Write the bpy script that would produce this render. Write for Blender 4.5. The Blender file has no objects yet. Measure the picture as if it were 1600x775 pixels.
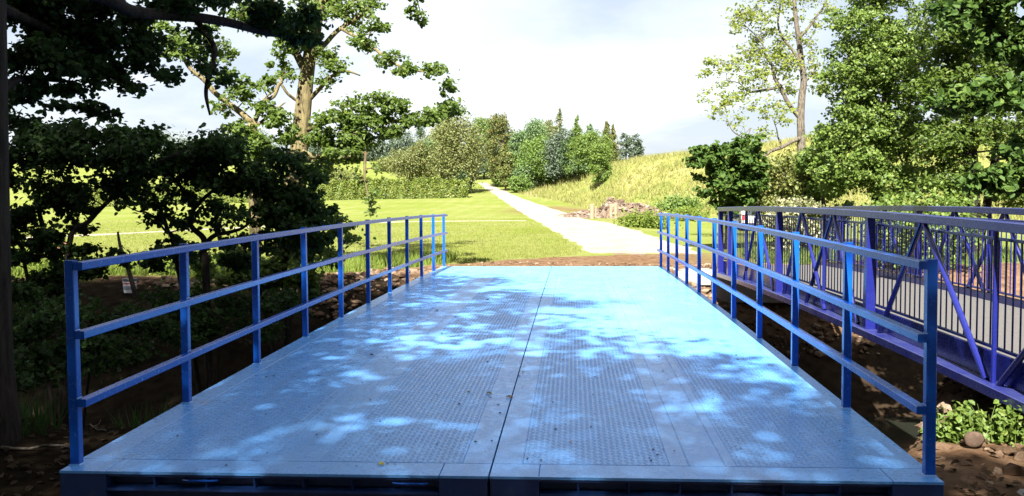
import bpy, math, random
import numpy as np
from mathutils import Matrix, Vector

R = math.radians
sc = bpy.context.scene
COL = sc.collection

# ------------------------------------------------------------------ camera
FPX, YAW, PITCH, ROLL = 1483.8, .0638, .0525, -.0055
CAM = np.array([.4335, -4.9233, 1.4282])
_c, _s = math.cos, math.sin
_F = np.array([-_s(YAW)*_c(PITCH), _c(YAW)*_c(PITCH), -_s(PITCH)])
_R0 = np.array([_c(YAW), _s(YAW), 0.]); _U0 = np.cross(_R0, _F)
_R = _R0*_c(ROLL) + _U0*_s(ROLL); _U = -_R0*_s(ROLL) + _U0*_c(ROLL)
cam = bpy.data.objects.new('camera', bpy.data.cameras.new('camera'))
COL.objects.link(cam)
cam.matrix_world = Matrix(((_R[0], _U[0], -_F[0], CAM[0]), (_R[1], _U[1], -_F[1], CAM[1]),
                           (_R[2], _U[2], -_F[2], CAM[2]), (0, 0, 0, 1)))
cam.data.sensor_width = 36; cam.data.sensor_fit = 'HORIZONTAL'
cam.data.lens = FPX/1600*36
cam.data.clip_start = .05; cam.data.clip_end = 3000
sc.camera = cam

def at(x, y, d):
    """world point that stands d metres ahead, seen in direction (x, y)"""
    return CAM + (_F + _R*(x-800)/FPX - _U*(y-387.5)/FPX)*d

# ------------------------------------------------------------------ sky, sun, exposure
SUN_EL, SUN_AZ = R(45), R(4.5)
w = bpy.data.worlds.new('World'); sc.world = w; w.use_nodes = True
nt = w.node_tree; nt.nodes.clear()
def N(t, **k):
    n = nt.nodes.new(t)
    for a, b in k.items(): setattr(n, a, b)
    return n
sky = N('ShaderNodeTexSky'); sky.sky_type = 'NISHITA'; sky.sun_disc = False
sky.sun_elevation = SUN_EL; sky.sun_rotation = math.pi + SUN_AZ
sky.air_density = 1.0; sky.dust_density = 1.5
tc = N('ShaderNodeTexCoord'); sep = N('ShaderNodeSeparateXYZ'); nt.links.new(tc.outputs['Generated'], sep.inputs[0])
mx = N('ShaderNodeMath', operation='MAXIMUM'); mx.inputs[1].default_value = 0; nt.links.new(sep.outputs['Z'], mx.inputs[0])
ad = N('ShaderNodeMath', operation='ADD'); ad.inputs[1].default_value = .16; nt.links.new(mx.outputs[0], ad.inputs[0])
dv = N('ShaderNodeVectorMath', operation='DIVIDE'); cb = N('ShaderNodeCombineXYZ')
for i in range(3): nt.links.new(ad.outputs[0], cb.inputs[i])
nt.links.new(tc.outputs['Generated'], dv.inputs[0]); nt.links.new(cb.outputs[0], dv.inputs[1])
nz = N('ShaderNodeTexNoise'); nz.inputs['Scale'].default_value = .75; nz.inputs['Detail'].default_value = 6; nz.inputs['Roughness'].default_value = .52
nz.inputs['Distortion'].default_value = .25
mp = N('ShaderNodeMapping'); mp.inputs['Location'].default_value = (2.3, .4, 0.)
nt.links.new(dv.outputs[0], mp.inputs[0]); nt.links.new(mp.outputs[0], nz.inputs['Vector'])
cr = N('ShaderNodeValToRGB'); e = cr.color_ramp.elements
e[0].position = .42; e[0].color = (1.18, 1.28, 1.52, 1)
e[1].position = .72; e[1].color = (2.15, 2.15, 2.17, 1)
e_ = cr.color_ramp.elements.new(.54); e_.color = (1.68, 1.73, 1.86, 1)
nt.links.new(nz.outputs['Fac'], cr.inputs[0])
mixc = N('ShaderNodeMixRGB'); mixc.inputs[0].default_value = .9
nt.links.new(sky.outputs[0], mixc.inputs[1]); nt.links.new(cr.outputs[0], mixc.inputs[2])
bg = N('ShaderNodeBackground'); bg.inputs['Strength'].default_value = .1
out = N('ShaderNodeOutputWorld')
nt.links.new(mixc.outputs[0], bg.inputs[0]); nt.links.new(bg.outputs[0], out.inputs[0])

sun = bpy.data.objects.new('sun', bpy.data.lights.new('sun', 'SUN')); COL.objects.link(sun)
sun.data.energy = 5.0; sun.data.angle = R(.53); sun.data.color = (1, .955, .87)
TO_SUN = Vector((-math.sin(SUN_AZ)*math.cos(SUN_EL), -math.cos(SUN_AZ)*math.cos(SUN_EL), math.sin(SUN_EL)))
sun.rotation_euler = TO_SUN.to_track_quat('Z', 'Y').to_euler(); sun.location = (0, -20, 40)

sc.view_settings.view_transform = 'Standard'; sc.view_settings.look = 'None'
sc.view_settings.exposure = 2.4; sc.view_settings.gamma = 1.0; sc.view_settings.use_curve_mapping = False
sc.cycles.max_bounces = 6; sc.cycles.diffuse_bounces = 3; sc.cycles.glossy_bounces = 3
sc.cycles.transmission_bounces = 3; sc.cycles.transparent_max_bounces = 4
sc.cycles.caustics_reflective = False; sc.cycles.caustics_refractive = False
sc.cycles.use_denoising = True

# ------------------------------------------------------------------ helpers
rng = np.random.default_rng(7)
random.seed(7)

class MB:
    """collects vertices and faces, links them as ONE mesh object"""
    def __init__(s): s.v = []; s.f = []; s.n = 0
    def add(s, v, *faces):
        v = np.asarray(v, float).reshape(-1, 3)
        for f in faces:
            f = np.asarray(f, int)
            if f.size: s.f.append(f + s.n)
        s.v.append(v); s.n += len(v)
        return s
    def box(s, lo, hi):
        x0, y0, z0 = lo; x1, y1, z1 = hi
        return s.add([(x0,y0,z0),(x1,y0,z0),(x1,y1,z0),(x0,y1,z0),(x0,y0,z1),(x1,y0,z1),(x1,y1,z1),(x0,y1,z1)],
              [(0,3,2,1),(4,5,6,7),(0,1,5,4),(1,2,6,5),(2,3,7,6),(3,0,4,7)])
    def tube(s, pts, rad, sides=6, cap=True):
        pts = np.asarray(pts, float); n = len(pts); rad = np.broadcast_to(np.asarray(rad, float), (n,))
        t = np.gradient(pts, axis=0); t /= np.linalg.norm(t, axis=1)[:, None] + 1e-9
        ref = np.array([0., 0, 1]) if abs(t[:, 2]).mean() < .8 else np.array([1., 0, 0])
        a = np.cross(t, ref); a /= np.linalg.norm(a, axis=1)[:, None] + 1e-9
        b = np.cross(t, a)
        th = np.arange(sides)*2*np.pi/sides
        ring = pts[:, None] + rad[:, None, None]*(np.cos(th)[None, :, None]*a[:, None] + np.sin(th)[None, :, None]*b[:, None])
        i = np.arange(n-1)[:, None]*sides; j = np.arange(sides)[None]; j2 = (j+1) % sides
        q = np.stack([i+j, i+j2, i+sides+j2, i+sides+j], -1).reshape(-1, 4)
        fs = [q]
        if cap: fs += [[list(range(sides))[::-1]], [list(range((n-1)*sides, n*sides))]]
        return s.add(ring.reshape(-1, 3), *fs)
    def prism(s, path, prof):
        """sweep a profile (x, z) along path points (x, y, z) with y as length axis"""
        n = len(path); k = len(prof); prof = np.asarray(prof, float)
        v = np.zeros((n, k, 3))
        for i, p in enumerate(path):
            v[i, :, 0] = p[0] + prof[:, 0]; v[i, :, 1] = p[1]; v[i, :, 2] = p[2] + prof[:, 1]
        i = np.arange(n-1)[:, None]*k; j = np.arange(k)[None]; j2 = (j+1) % k
        q = np.stack([i+j, i+j2, i+k+j2, i+k+j], -1).reshape(-1, 4)
        return s.add(v.reshape(-1, 3), q, [list(range(k))], [list(range((n-1)*k, n*k))[::-1]])
    def mesh(s, name, smooth=False):
        me = bpy.data.meshes.new(name)
        v = np.concatenate(s.v) if s.v else np.zeros((0, 3))
        loops = []; tot = []
        for f in s.f:
            f = np.atleast_2d(f); loops.append(f.ravel()); tot.append(np.full(len(f), f.shape[1]))
        loops = np.concatenate(loops) if loops else np.zeros(0, int); tot = np.concatenate(tot) if tot else np.zeros(0, int)
        me.vertices.add(len(v)); me.vertices.foreach_set('co', v.ravel().astype(np.float32))
        me.loops.add(len(loops)); me.loops.foreach_set('vertex_index', loops.astype(np.int32))
        me.polygons.add(len(tot)); st = np.concatenate([[0], np.cumsum(tot)[:-1]]) if len(tot) else tot
        me.polygons.foreach_set('loop_start', st.astype(np.int32)); me.polygons.foreach_set('loop_total', tot.astype(np.int32))
        me.polygons.foreach_set('use_smooth', np.full(len(tot), bool(smooth)))
        me.update(calc_edges=True); me.validate()
        return me
    def build(s, name, mat, parent=None, smooth=False):
        return put(name, s.mesh(name, smooth), mat, parent)

def put(name, me, mat, parent=None, loc=None):
    o = bpy.data.objects.new(name, me); COL.objects.link(o)
    if mat is not None and not me.materials: me.materials.append(mat)
    if loc is not None: o.location = loc
    if parent is not None:
        o.parent = parent
        o.matrix_parent_inverse = PINV(parent)
    return o
def PINV(p): return p.matrix_basis.inverted()
def tag(o, label=None, cat=None, group=None, kind=None):
    for k, v in (('label', label), ('category', cat), ('group', group), ('kind', kind)):
        if v: o[k] = v
    return o
def thing(name, label, cat, loc=(0, 0, 0), group=None):
    o = bpy.data.objects.new(name, None); COL.objects.link(o); o.location = [float(q) for q in loc]; o.empty_display_size = .2
    return tag(o, label, cat, group)

# ------------------------------------------------------------------ materials
class NT:
    def __init__(s, name):
        s.m = bpy.data.materials.new(name); s.m.use_nodes = True; s.t = s.m.node_tree; s.t.nodes.clear()
        s.out = s.t.nodes.new('ShaderNodeOutputMaterial')
    def n(s, t, ins=None, **k):
        x = s.t.nodes.new('ShaderNode'+t)
        for a, b in k.items(): setattr(x, a, b)
        for a, b in (ins or {}).items():
            if isinstance(b, bpy.types.NodeSocket): s.t.links.new(b, x.inputs[a])
            else: x.inputs[a].default_value = b
        return x
    def noise(s, scale, detail=4, rough=.55, vec=None, dist=0):
        i = {'Scale': scale, 'Detail': detail, 'Roughness': rough, 'Distortion': dist}
        if vec is not None: i['Vector'] = vec
        return s.n('TexNoise', i).outputs['Fac']
    def ramp(s, fac, *stops):
        r = s.n('ValToRGB', {0: fac}); el = r.color_ramp.elements
        while len(el) < len(stops): el.new(.5)
        for q, (p, c) in zip(el, stops):
            q.position = p; q.color = (*c, 1) if not isinstance(c, (int, float)) else (c, c, c, 1)
        return r.outputs[0]
    def mix(s, fac, a, b, mode='MIX'):
        x = s.n('MixRGB', blend_type=mode)
        for i, v in enumerate((fac, a, b)):
            if isinstance(v, bpy.types.NodeSocket): s.t.links.new(v, x.inputs[i])
            else: x.inputs[i].default_value = v if i == 0 else (*v, 1)
        return x.outputs[0]
    def pos(s): return s.n('NewGeometry').outputs['Position']
    def bump(s, h, strength=.4, dist=.02): return s.n('Bump', {'Height': h, 'Strength': strength, 'Distance': dist}).outputs[0]
    def done(s, col, rough=.6, normal=None, spec=.4, **k):
        i = {'Base Color': col if isinstance(col, bpy.types.NodeSocket) else (*col, 1), 'Roughness': rough, 'Specular IOR Level': spec}
        if normal is not None: i['Normal'] = normal
        i.update(k)
        p = s.n('BsdfPrincipled', i); s.t.links.new(p.outputs[0], s.out.inputs[0]); return s.m

def paint(name, col, dust, rough=.4, amount=.5, wear=.0):
    m = NT(name); P = m.pos()
    a = m.noise(2.2, 6, .6, P); b = m.noise(24, 5, .65, P); c = m.noise(90, 3, .6, P)
    f = m.ramp(a, (.35, 0.), (.75, amount))
    base = m.mix(f, col, dust)
    base = m.mix(m.ramp(b, (.55, 0.), (.8, .35 if wear else .12)), base, tuple(q*.62 for q in col))
    if wear:
        st = m.noise(3.2, 6, .7, m.n('Mapping', {'Vector': P, 'Scale': (2.6, .22, 1)}).outputs[0], .3)
        base = m.mix(m.ramp(st, (.48, 0.), (.72, wear*1.3)), base, tuple(q*.45+.03 for q in col))
        base = m.mix(m.ramp(st, (.28, wear*1.1), (.42, 0.)), base, tuple(min(1, q*.8+.12) for q in dust))
        sp = m.noise(1.1, 8, .72, P, .5)
        base = m.mix(m.ramp(sp, (.60, 0.), (.72, wear*1.5)), base, (.15, .12, .09))
        base = m.mix(m.ramp(c, (.66, 0.), (.74, wear)), base, (.10, .08, .07))
    r = m.ramp(b, (.3, rough-.07), (.7, rough+(.14 if wear else .04)))
    return m.done(base, r, m.bump(c, .12 if wear else .025, .002), .5)

M = {}
M['blue'] = paint('blue_gloss_paint', (.003, .062, .35), (.008, .085, .38), .26, .5)
M['deck'] = paint('blue_deck_paint', (.082, .275, .65), (.125, .32, .66), .27, .9, .26)
M['tread'] = paint('blue_tread_paint', (.082, .275, .65), (.115, .31, .66), .25, .9, .26)
M['shade_blue'] = paint('shaded_blue_paint', (.003, .022, .10), (.006, .03, .115), .4, .6, .2)  # shade under the deck edge put into a darker blue
M['weld'] = paint('weld_bead_paint', (.14, .30, .62), (.2, .36, .62), .45, .5)
M['violet'] = paint('violet_blue_paint', (.006, .009, .098), (.012, .016, .12), .28, .6)
M['chordp'] = paint('pale_violet_paint', (.013, .017, .105), (.05, .058, .13), .26, .7)  # paler, greyer violet for the chords

def leafmat(name, c1, c2, c3=None, trans=.35, rough=.5, spec=.35):
    m = NT(name); g = m.n('NewGeometry')
    rnd = g.outputs['Random Per Island']
    big = m.noise(.9, 3, .5, g.outputs['Position'])
    col = m.ramp(rnd, (0., c1), (.75, c2), (1., c3 or c2))
    col = m.mix(m.ramp(big, (.35, 0.), (.7, .55)), col, c2)
    pr = m.n('BsdfPrincipled', {'Base Color': col, 'Roughness': rough, 'Specular IOR Level': spec})
    tr = m.n('BsdfTranslucent', {'Color': m.mix(.6, col, tuple(min(1, q*1.9) for q in c2), 'MIX')})
    mx = m.n('MixShader', {0: trans}); m.t.links.new(pr.outputs[0], mx.inputs[1]); m.t.links.new(tr.outputs[0], mx.inputs[2])
    m.t.links.new(mx.outputs[0], m.out.inputs[0]); return m.m
def barkmat(name, a, b, scale=14):
    m = NT(name); P = m.pos()
    mp = m.n('Mapping', {'Vector': P, 'Scale': (1, 1, .22)}).outputs[0]
    n1 = m.noise(scale, 6, .7, mp, .6); n2 = m.noise(3, 4, .6, P)
    col = m.mix(n2, m.ramp(n1, (.35, tuple(q*.35 for q in a)), (.6, a)), b, 'MIX')
    col = m.mix(m.ramp(n1, (.38, .75), (.55, 0.)), col, tuple(q*.25 for q in a))
    return m.done(col, .9, m.bump(n1, .9, .04), .15)

# ------------------------------------------------------------------ the land
def S(t): t = np.clip(t, 0, 1); return t*t*(3-2*t)
def hashnoise(x, y, k=1.0):
    return (np.sin(x*1.31*k+y*.77*k+1.7)*.5 + np.sin(x*.53*k-y*1.93*k+.3)*.3 + np.sin(x*2.9*k+y*2.3*k)*.2)
def y_near(x):
    return np.interp(x, [-30, -8, -2.4, 2.2, 2.9, 3.6, 4.3, 5.2, 7, 9, 30], [4.5, 3.6, 2.2, 1.5, 2.0, 3.3, 4.9, 6.2, 7.2, 7.8, 8.5])
def y_far(x):
    return np.interp(x, [-30, -5.6, -3.6, -2.4, 2.6, 3.6, 6, 30], [12.5, 12.9, 15.4, 15.6, 15.6, 16.4, 17, 18])
def Z(x, y):
    x = np.asarray(x, float); y = np.asarray(y, float)
    z = np.where(y < 10, -.42, -.2) + 0*x
    z = -.42 + .24*S((y-6)/9) + .02*hashnoise(x, y, .5)*S((32-y)/8)
    t = np.clip(y-62, 0, 103); z = z + (.0004*t*t + np.clip(y-165, 0, 170)*.0824 + np.clip(y-335, 0, 400)*.03)*(1-.9*S((x+1)/9)*S((y-62)/40))
    # gully of the stream
    yn, yf = y_near(x), y_far(x)
    wn = np.where(x > 2.4, 2.2, 2.6)
    dep = S((y-yn)/wn)*S((yf-y)/5.0)
    z = z - np.where(x < -4, 1.5, 2.5)*dep + .10*hashnoise(x*2.3, y*2.3)*S(dep*3)*(1-.4*dep)
    # rough soil along the bank tops
    edge = np.exp(-((y-yf-.3)/1.3)**2) + np.exp(-((y-yn+.4)/1.0)**2)
    z = z + .05*edge*hashnoise(x*3.1+4, y*3.3)
    # grassy embankment on the right
    yt = np.interp(x, [-8, -6.5, .8, 6.5, 12, 20, 30, 60, 120], [140, 136, 108, 84, 74, 62, 52, 42, 36])
    hm = np.interp(x, [-8, -5, 1, 6, 9, 15, 30, 90], [0, .3, 2.8, 5.4, 6.2, 6.5, 7.4, 8.5])
    z = z + hm*S((y-yt)/34) + .18*hashnoise(x, y, .35)*S((y-yt)/10)*S(hm/3)
    # hollow behind the footbridge
    z = z - .55*np.exp(-(((x-11)/6)**2 + ((y-51)/9)**2))
    return z
def soilmask(x, y):
    yn, yf = y_near(x), y_far(x)
    m = S((y-yn+3.2)/1.5)*S((yf+1.6+.8*hashnoise(x*1.3, y*1.3)-y)/.6)
    m = np.maximum(m, S((yn+1-y)/1.)*1.0)               # trampled earth in front
    ap = np.exp(-((x-.6)/4.2)**6)*S((np.interp(x, [-3.5, -2.6, 0, 2, 5], [17.6, 18.4, 21.2, 22.6, 23.0])+.3*hashnoise(x*1.1, y*.4)-y)/.5)*S((y-14)/1)
    m = np.maximum(m, ap)
    m = np.maximum(m, .8*np.exp(-(((x+1)/5.5)**2+((y-91)/13)**2)**2)*S(.8+.6*hashnoise(x, y, .6)))
    return np.clip(m, 0, 1)
def moundmask(x, y):
    yt = np.interp(x, [-8, -6.5, .8, 6.5, 12, 20, 30, 60, 120], [140, 136, 108, 84, 74, 62, 52, 42, 36])
    return S((y-yt+3+2*hashnoise(x, y, .4))/4)*S((x+8.5)/1.5)*S((420-y)/60)
def hit(px, py, dmin=4, dmax=500):
    d = np.geomspace(dmin, dmax, 900)
    r = _F + _R*(px-800)/FPX - _U*(py-387.5)/FPX
    P = CAM + r[None]*d[:, None]
    k = np.argmax(P[:, 2] <= Z(P[:, 0], P[:, 1]))
    if P[k, 2] > Z(P[k, 0], P[k, 1]): k = len(d)-1
    lo, hi = d[max(k-1, 0)], d[k]
    for _ in range(18):
        m = (lo+hi)/2; p = CAM + r*m
        if p[2] <= Z(p[0], p[1]): hi = m
        else: lo = m
    return CAM + r*hi

gx = np.concatenate([-np.geomspace(14, 500, 60)[::-1], np.arange(-13.75, 13.9, .25), np.geomspace(14, 500, 60)])
gy = np.concatenate([np.linspace(-60, -9, 22), np.arange(-8.75, 23, .25), np.geomspace(23.2, 900, 130)])
X, Y = np.meshgrid(gx, gy)
Zg = Z(X, Y) + .035*(rng.random(X.shape)-.5)*soilmask(X, Y)*(Y < 24)
nx, ny = len(gx), len(gy)
i = np.arange(ny-1)[:, None]*nx; j = np.arange(nx-1)[None]
quads = np.stack([i+j, i+j+1, i+nx+j+1, i+nx+j], -1).reshape(-1, 4)
g = NT('ground_material'); P = g.pos()
A = lambda n: g.n('Attribute', attribute_name=n).outputs['Fac']
n_big = g.noise(.13, 3, .5, P, .5); n_mid = g.noise(.8, 5, .6, P); n_fine = g.noise(14, 4, .7, P); n_soil = g.noise(5, 8, .68, P)
lawn = g.ramp(n_big, (.3, (.115, .135, .026)), (.52, (.150, .160, .052)), (.72, (.175, .170, .070)))
wv = g.n('TexWave', {'Vector': P, 'Scale': .16, 'Distortion': 6., 'Detail': 2., 'Detail Scale': .35}).outputs['Fac']
lawn = g.mix(g.ramp(wv, (.35, .30), (.6, 0.)), lawn, (.105, .135, .024))
lawn = g.mix(g.ramp(g.noise(.45, 6, .7, P), (.56, 0.), (.72, .45)), lawn, (.19, .175, .085))
lawn = g.mix(g.ramp(n_mid, (.35, .4), (.6, 0.)), lawn, (.085, .125, .016))
lawn = g.mix(g.ramp(n_fine, (.40, .3), (.60, 0.)), lawn, (.07, .10, .015))
straw = g.ramp(g.noise(.35, 6, .65, P), (.32, (.095, .12, .03)), (.47, (.20, .185, .06)), (.66, (.27, .235, .11)))
straw = g.mix(g.ramp(n_fine, (.4, .3), (.6, 0.)), straw, (.10, .11, .03))
straw = g.mix(g.ramp(g.noise(.09, 4, .6, P, .4), (.38, 0.), (.58, .75)), straw, (.10, .135, .028))
earth = g.ramp(n_soil, (.3, (.035, .021, .012)), (.5, (.105, .062, .036)), (.72, (.165, .108, .066)))
earth = g.mix(g.ramp(n_mid, (.5, 0.), (.75, .5)), earth, (.17, .125, .085))
earth = g.mix(A('shade_soil'), earth, g.ramp(n_soil, (.3, (.006, .005, .0035)), (.7, (.020, .015, .010))))  # near-black soil colour stands for shade on the banks and in the gully
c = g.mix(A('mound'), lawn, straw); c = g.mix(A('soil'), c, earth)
h = g.mix(A('soil'), n_fine, n_soil)
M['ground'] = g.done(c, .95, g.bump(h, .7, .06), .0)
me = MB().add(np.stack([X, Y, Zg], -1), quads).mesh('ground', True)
def shade_soil_mask(x, y): return np.maximum(S((-2.3-x)/.6)*S((y_far(x)+1.5-1.9*S((x+3.8)/1)-y)/1.2), np.maximum(S((x-2)/.5)*S((1.9-y)/1.2)*.6, .9*S((S((y-y_near(x))/2.2)*S((y_far(x)-y)/5.0)-.3)/.3)))  # where bank and gully shade is painted into the soil
for nm, fn in (('soil', soilmask), ('mound', moundmask), ('shade_soil', shade_soil_mask)):
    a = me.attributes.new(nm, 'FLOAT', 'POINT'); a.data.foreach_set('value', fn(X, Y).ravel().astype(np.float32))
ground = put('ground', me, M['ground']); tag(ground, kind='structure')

def ribbon(name, Lp, Rp, mat, lift, nL=90, nW=8, wob=.0):
    Lp, Rp = np.asarray(Lp), np.asarray(Rp)
    def res(p):
        d = np.concatenate([[0], np.cumsum(np.linalg.norm(np.diff(p[:, :2], axis=0), axis=1))])
        t = np.linspace(0, d[-1], nL)
        return np.stack([np.interp(t, d, p[:, k]) for k in (0, 1)], -1)
    a, b = res(Lp), res(Rp)
    t = np.linspace(0, 1, nW)[None, :, None]
    p = a[:, None]*(1-t) + b[:, None]*t
    jit = wob*hashnoise(p[..., 0]*1.7, p[..., 1]*1.1) + wob*.8*(rng.random(p.shape[:2])-.5)
    p[:, 0, 0] += jit[:, 0]; p[:, -1, 0] += jit[:, -1]
    z = Z(p[..., 0], p[..., 1]) + lift
    z[:, 0] -= lift+.03; z[:, -1] -= lift+.03
    if name == 'track': z[-14:] -= np.linspace(0, 1, 14)[:, None]*(lift+.06) - .025*rng.random((14, nW))
    i = np.arange(nL-1)[:, None]*nW; j = np.arange(nW-1)[None]
    q = np.stack([i+j, i+j+1, i+nW+j+1, i+nW+j], -1).reshape(-1, 4)
    o = MB().add(np.dstack([p, z[..., None]]), q).build(name, mat, None, True)
    return tag(o, kind='structure')
m = NT('gravel_track'); P = m.pos()
a, b, c_ = m.noise(.7, 5, .6, P), m.noise(30, 4, .7, P), m.noise(.12, 3, .5, P)
col = m.ramp(a, (.3, (.19, .155, .122)), (.55, (.27, .235, .20)), (.8, (.32, .29, .26)))
col = m.mix(m.ramp(b, (.4, .5), (.6, 0.)), col, (.13, .105, .08))
sy_ = m.n('SeparateXYZ', {0: P}).outputs['Y']
near = m.n('MapRange', {'Value': sy_, 'From Min': 19.0, 'From Max': 26.0, 'To Min': 1., 'To Max': 0.}).outputs[0]
blend = m.n('Math', {0: near, 1: m.noise(1.3, 6, .65, P)}, operation='ADD').outputs[0]
col = m.mix(m.ramp(blend, (.95, 0.), (1.25, .9)), col, m.ramp(m.noise(5, 8, .68, P), (.3, (.05, .03, .018)), (.7, (.165, .115, .075))))
M['track'] = m.done(col, .95, m.bump(b, .5, .02), .1)
Lpx = [(747,285.5),(757,294),(772,304),(792,318),(815,333),(838,347),(862,362),(885,375),(903,386),(908,395),(860,411)]
Rpx = [(762,286),(790,298),(820,311),(850,321),(890,333),(925,344),(965,350),(1000,360),(1025,370),(1070,384),(1170,414)]
TL, TR = [hit(*q) for q in Lpx], [hit(*q) for q in Rpx]
ribbon('track', TL, TR, M['track'], .035, 220, 14, .30)
fp = [hit(*q) for q in [(-60,376),(60,371),(170,366.5),(330,358),(500,351),(640,346.5),(740,345.5),(822,345)]]
fw = [1.9, 1.8, 1.7, 1.5, 1.2, .8, .6, .6]
ribbon('field_path', [(p[0]-.1, p[1]+q) for p, q in zip(fp, fw)], [(p[0]+.1, p[1]-q) for p, q in zip(fp, fw)], M['track'], .03, 90, 5, .1)
dp = [(-34, 190), (-27, 205), (-20.5, 214), (-22, 235), (-29, 250), (-24, 268)]
dp2 = [hit(*q) for q in [(590,262),(572,252),(558,247),(545,244.5),(530,243.5)]]
ribbon('hill_path', [(p[0]-.5, p[1]+3.0) for p in dp2], [(p[0]+.8, p[1]-3.0) for p in dp2], M['track'], .06, 60, 4)

m = NT('stream_water'); P = m.pos()
M['water'] = m.done((.012, .014, .010), .12, m.bump(m.noise(6, 3, .5, P), .15, .02), .5)
xs = np.linspace(-40, 40, 40); pts = []
o = MB().add(np.concatenate([np.stack([xs, y_near(xs)+1.0, 0*xs-2.6], -1), np.stack([xs, y_far(xs)-1.5, 0*xs-2.6], -1)]),
             [(k, k+1, 40+k+1, 40+k) for k in range(39)]).build('stream', M['water'])
tag(o, kind='structure')

# ------------------------------------------------------------------ road bridge
BL, CAMB = 14.78, .0497
def camb(y):
    t = np.asarray(y, float)/BL
    return 4*CAMB*t*(1-t)
YS = np.concatenate([[-.12], np.linspace(.1, BL-.08, 25), [BL+.12]])
def strip(mb, x0, x1, y0, y1, zt, th=.008, n=None):
    ys = [y0] + [q for q in np.linspace(.1, BL-.08, 25) if y0+.05 < q < y1-.05] + [y1]
    path = [(0, q, camb(q)) for q in ys]
    b = .0015
    return mb.prism(path, [(x0, zt-th), (x1, zt-th), (x1, zt-b), (x1-b, zt), (x0+b, zt), (x0, zt-b)])
bridge = thing('road_bridge', 'wide blue steel road bridge with tread plate deck and railings both sides', 'bridge', (0, 0, -.3))
dk = {}
for sgn in (-1, 1):
    X_ = lambda a, b: (min(sgn*a, sgn*b), max(sgn*a, sgn*b))
    mb = MB()
    # carrying plate, a little below the wearing plates
    x0, x1 = X_(.005, 2.283)
    strip(mb, x0, x1, -.10, BL+.10, -.012, .02)
    dh = mb.build('deck_half', M['deck'], bridge); dk[sgn] = dh
    for a, b in ((2.285, 2.120), (1.298, 1.243), (1.237, 1.052), (1.046, .948), (.160, .004)):
        x0, x1 = X_(a, b)
        put('strip_plate', strip(MB(), x0, x1, .106, BL+.12, 0).mesh('strip_plate'), M['deck'], dh)
    for a, b in ((2.285, 2.040), (2.036, .260), (.256, .004)):
        x0, x1 = X_(a, b)
        put('end_plate', strip(MB(), x0, x1, -.12, .10, 0, .014).mesh('end_plate'), M['deck'], dh)
    # tread plates in four lengths
    ends = [.106, 3.9, 7.6, 11.3, BL+.12]
    loz = MB()
    for a, b in ((2.114, 1.304), (.942, .166)):
        x0, x1 = X_(a, b)
        for q in range(4):
            put('tread_plate', strip(MB(), x0, x1, ends[q]+.003, ends[q+1]-.003, 0).mesh('tread_plate'), M['tread'], dh)
        p = .0335
        cx = np.arange(x0+.02, x1-.015, p); cy = np.arange(.13, BL+.09, p)
        gx_, gy_ = np.meshgrid(cx, cy); ii, jj = np.meshgrid(np.arange(len(cx)), np.arange(len(cy)))
        gx_, gy_ = gx_.ravel(), gy_.ravel(); flip = ((ii+jj) % 2).ravel()
        ang = np.where(flip == 0, R(42), -R(42)); ca, sa = np.cos(ang), np.sin(ang)
        L_, W_, H_ = .0165, .0055, .0017
        loc = np.array([(-L_, 0, 0), (0, -W_, 0), (L_, 0, 0), (0, W_, 0), (-L_*.5, 0, H_), (L_*.5, 0, H_)])
        vx = gx_[:, None] + loc[None, :, 0]*ca[:, None] - loc[None, :, 1]*sa[:, None]
        vy = gy_[:, None] + loc[None, :, 0]*sa[:, None] + loc[None, :, 1]*ca[:, None]
        vz = camb(vy) + loc[None, :, 2] + .0002
        n = len(gx_); o6 = (np.arange(n)*6)[:, None, None]
        tri = np.array([(0, 1, 4), (1, 2, 5), (1, 5, 4), (2, 3, 5), (3, 0, 4), (3, 4, 5)])[None] + o6
        loz.add(np.stack([vx, vy, vz], -1), tri.reshape(-1, 3))
    tag(put('tread_pattern', loz.mesh('tread_pattern'), M['tread'], dh), kind='stuff')
    # weld beads along the strips
    for a in (2.117, 1.301, 1.240, 1.049, .945, .163):
        pts = [(sgn*a, q, camb(q)-.0035) for q in np.linspace(.11, BL+.1, 30)]
        put('weld_bead', MB().tube(pts, .0034, 5).mesh('weld_bead'), M['weld'] if a in (2.117, 1.301, 1.240) and sgn < 0 else M['deck'], dh)
    # front of the half: recessed beam, corner boxes, gussets and bottom flange
    x0, x1 = X_(.26, 2.03)
    put('end_beam', MB().box((x0, -.02, -.40), (x1, .03, -.021)).mesh('end_beam'), M['shade_blue'], dh)
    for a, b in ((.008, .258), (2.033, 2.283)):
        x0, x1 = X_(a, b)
        put('corner_box', MB().box((x0, -.117, -.42), (x1, .12, -.0145)).mesh('corner_box'), M['shade_blue'], dh)
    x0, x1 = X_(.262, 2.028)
    put('top_lip', MB().box((x0, -.112, -.030), (x1, -.05, -.0145)).mesh('top_lip'), M['shade_blue'], dh)
    put('bottom_flange', MB().box((x0, -.118, -.105), (x1, -.0205, -.092)).mesh('bottom_flange'), M['shade_blue'], dh)
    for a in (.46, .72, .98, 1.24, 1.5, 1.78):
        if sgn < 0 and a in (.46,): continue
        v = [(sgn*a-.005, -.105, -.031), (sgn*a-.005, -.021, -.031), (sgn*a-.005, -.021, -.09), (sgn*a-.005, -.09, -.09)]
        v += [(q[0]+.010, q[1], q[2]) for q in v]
        put('gusset', MB().add(v, [(0,1,2,3),(7,6,5,4),(0,4,5,1),(1,5,6,2),(2,6,7,3),(3,7,4,0)]).mesh('gusset'), M['shade_blue'], dh)
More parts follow.
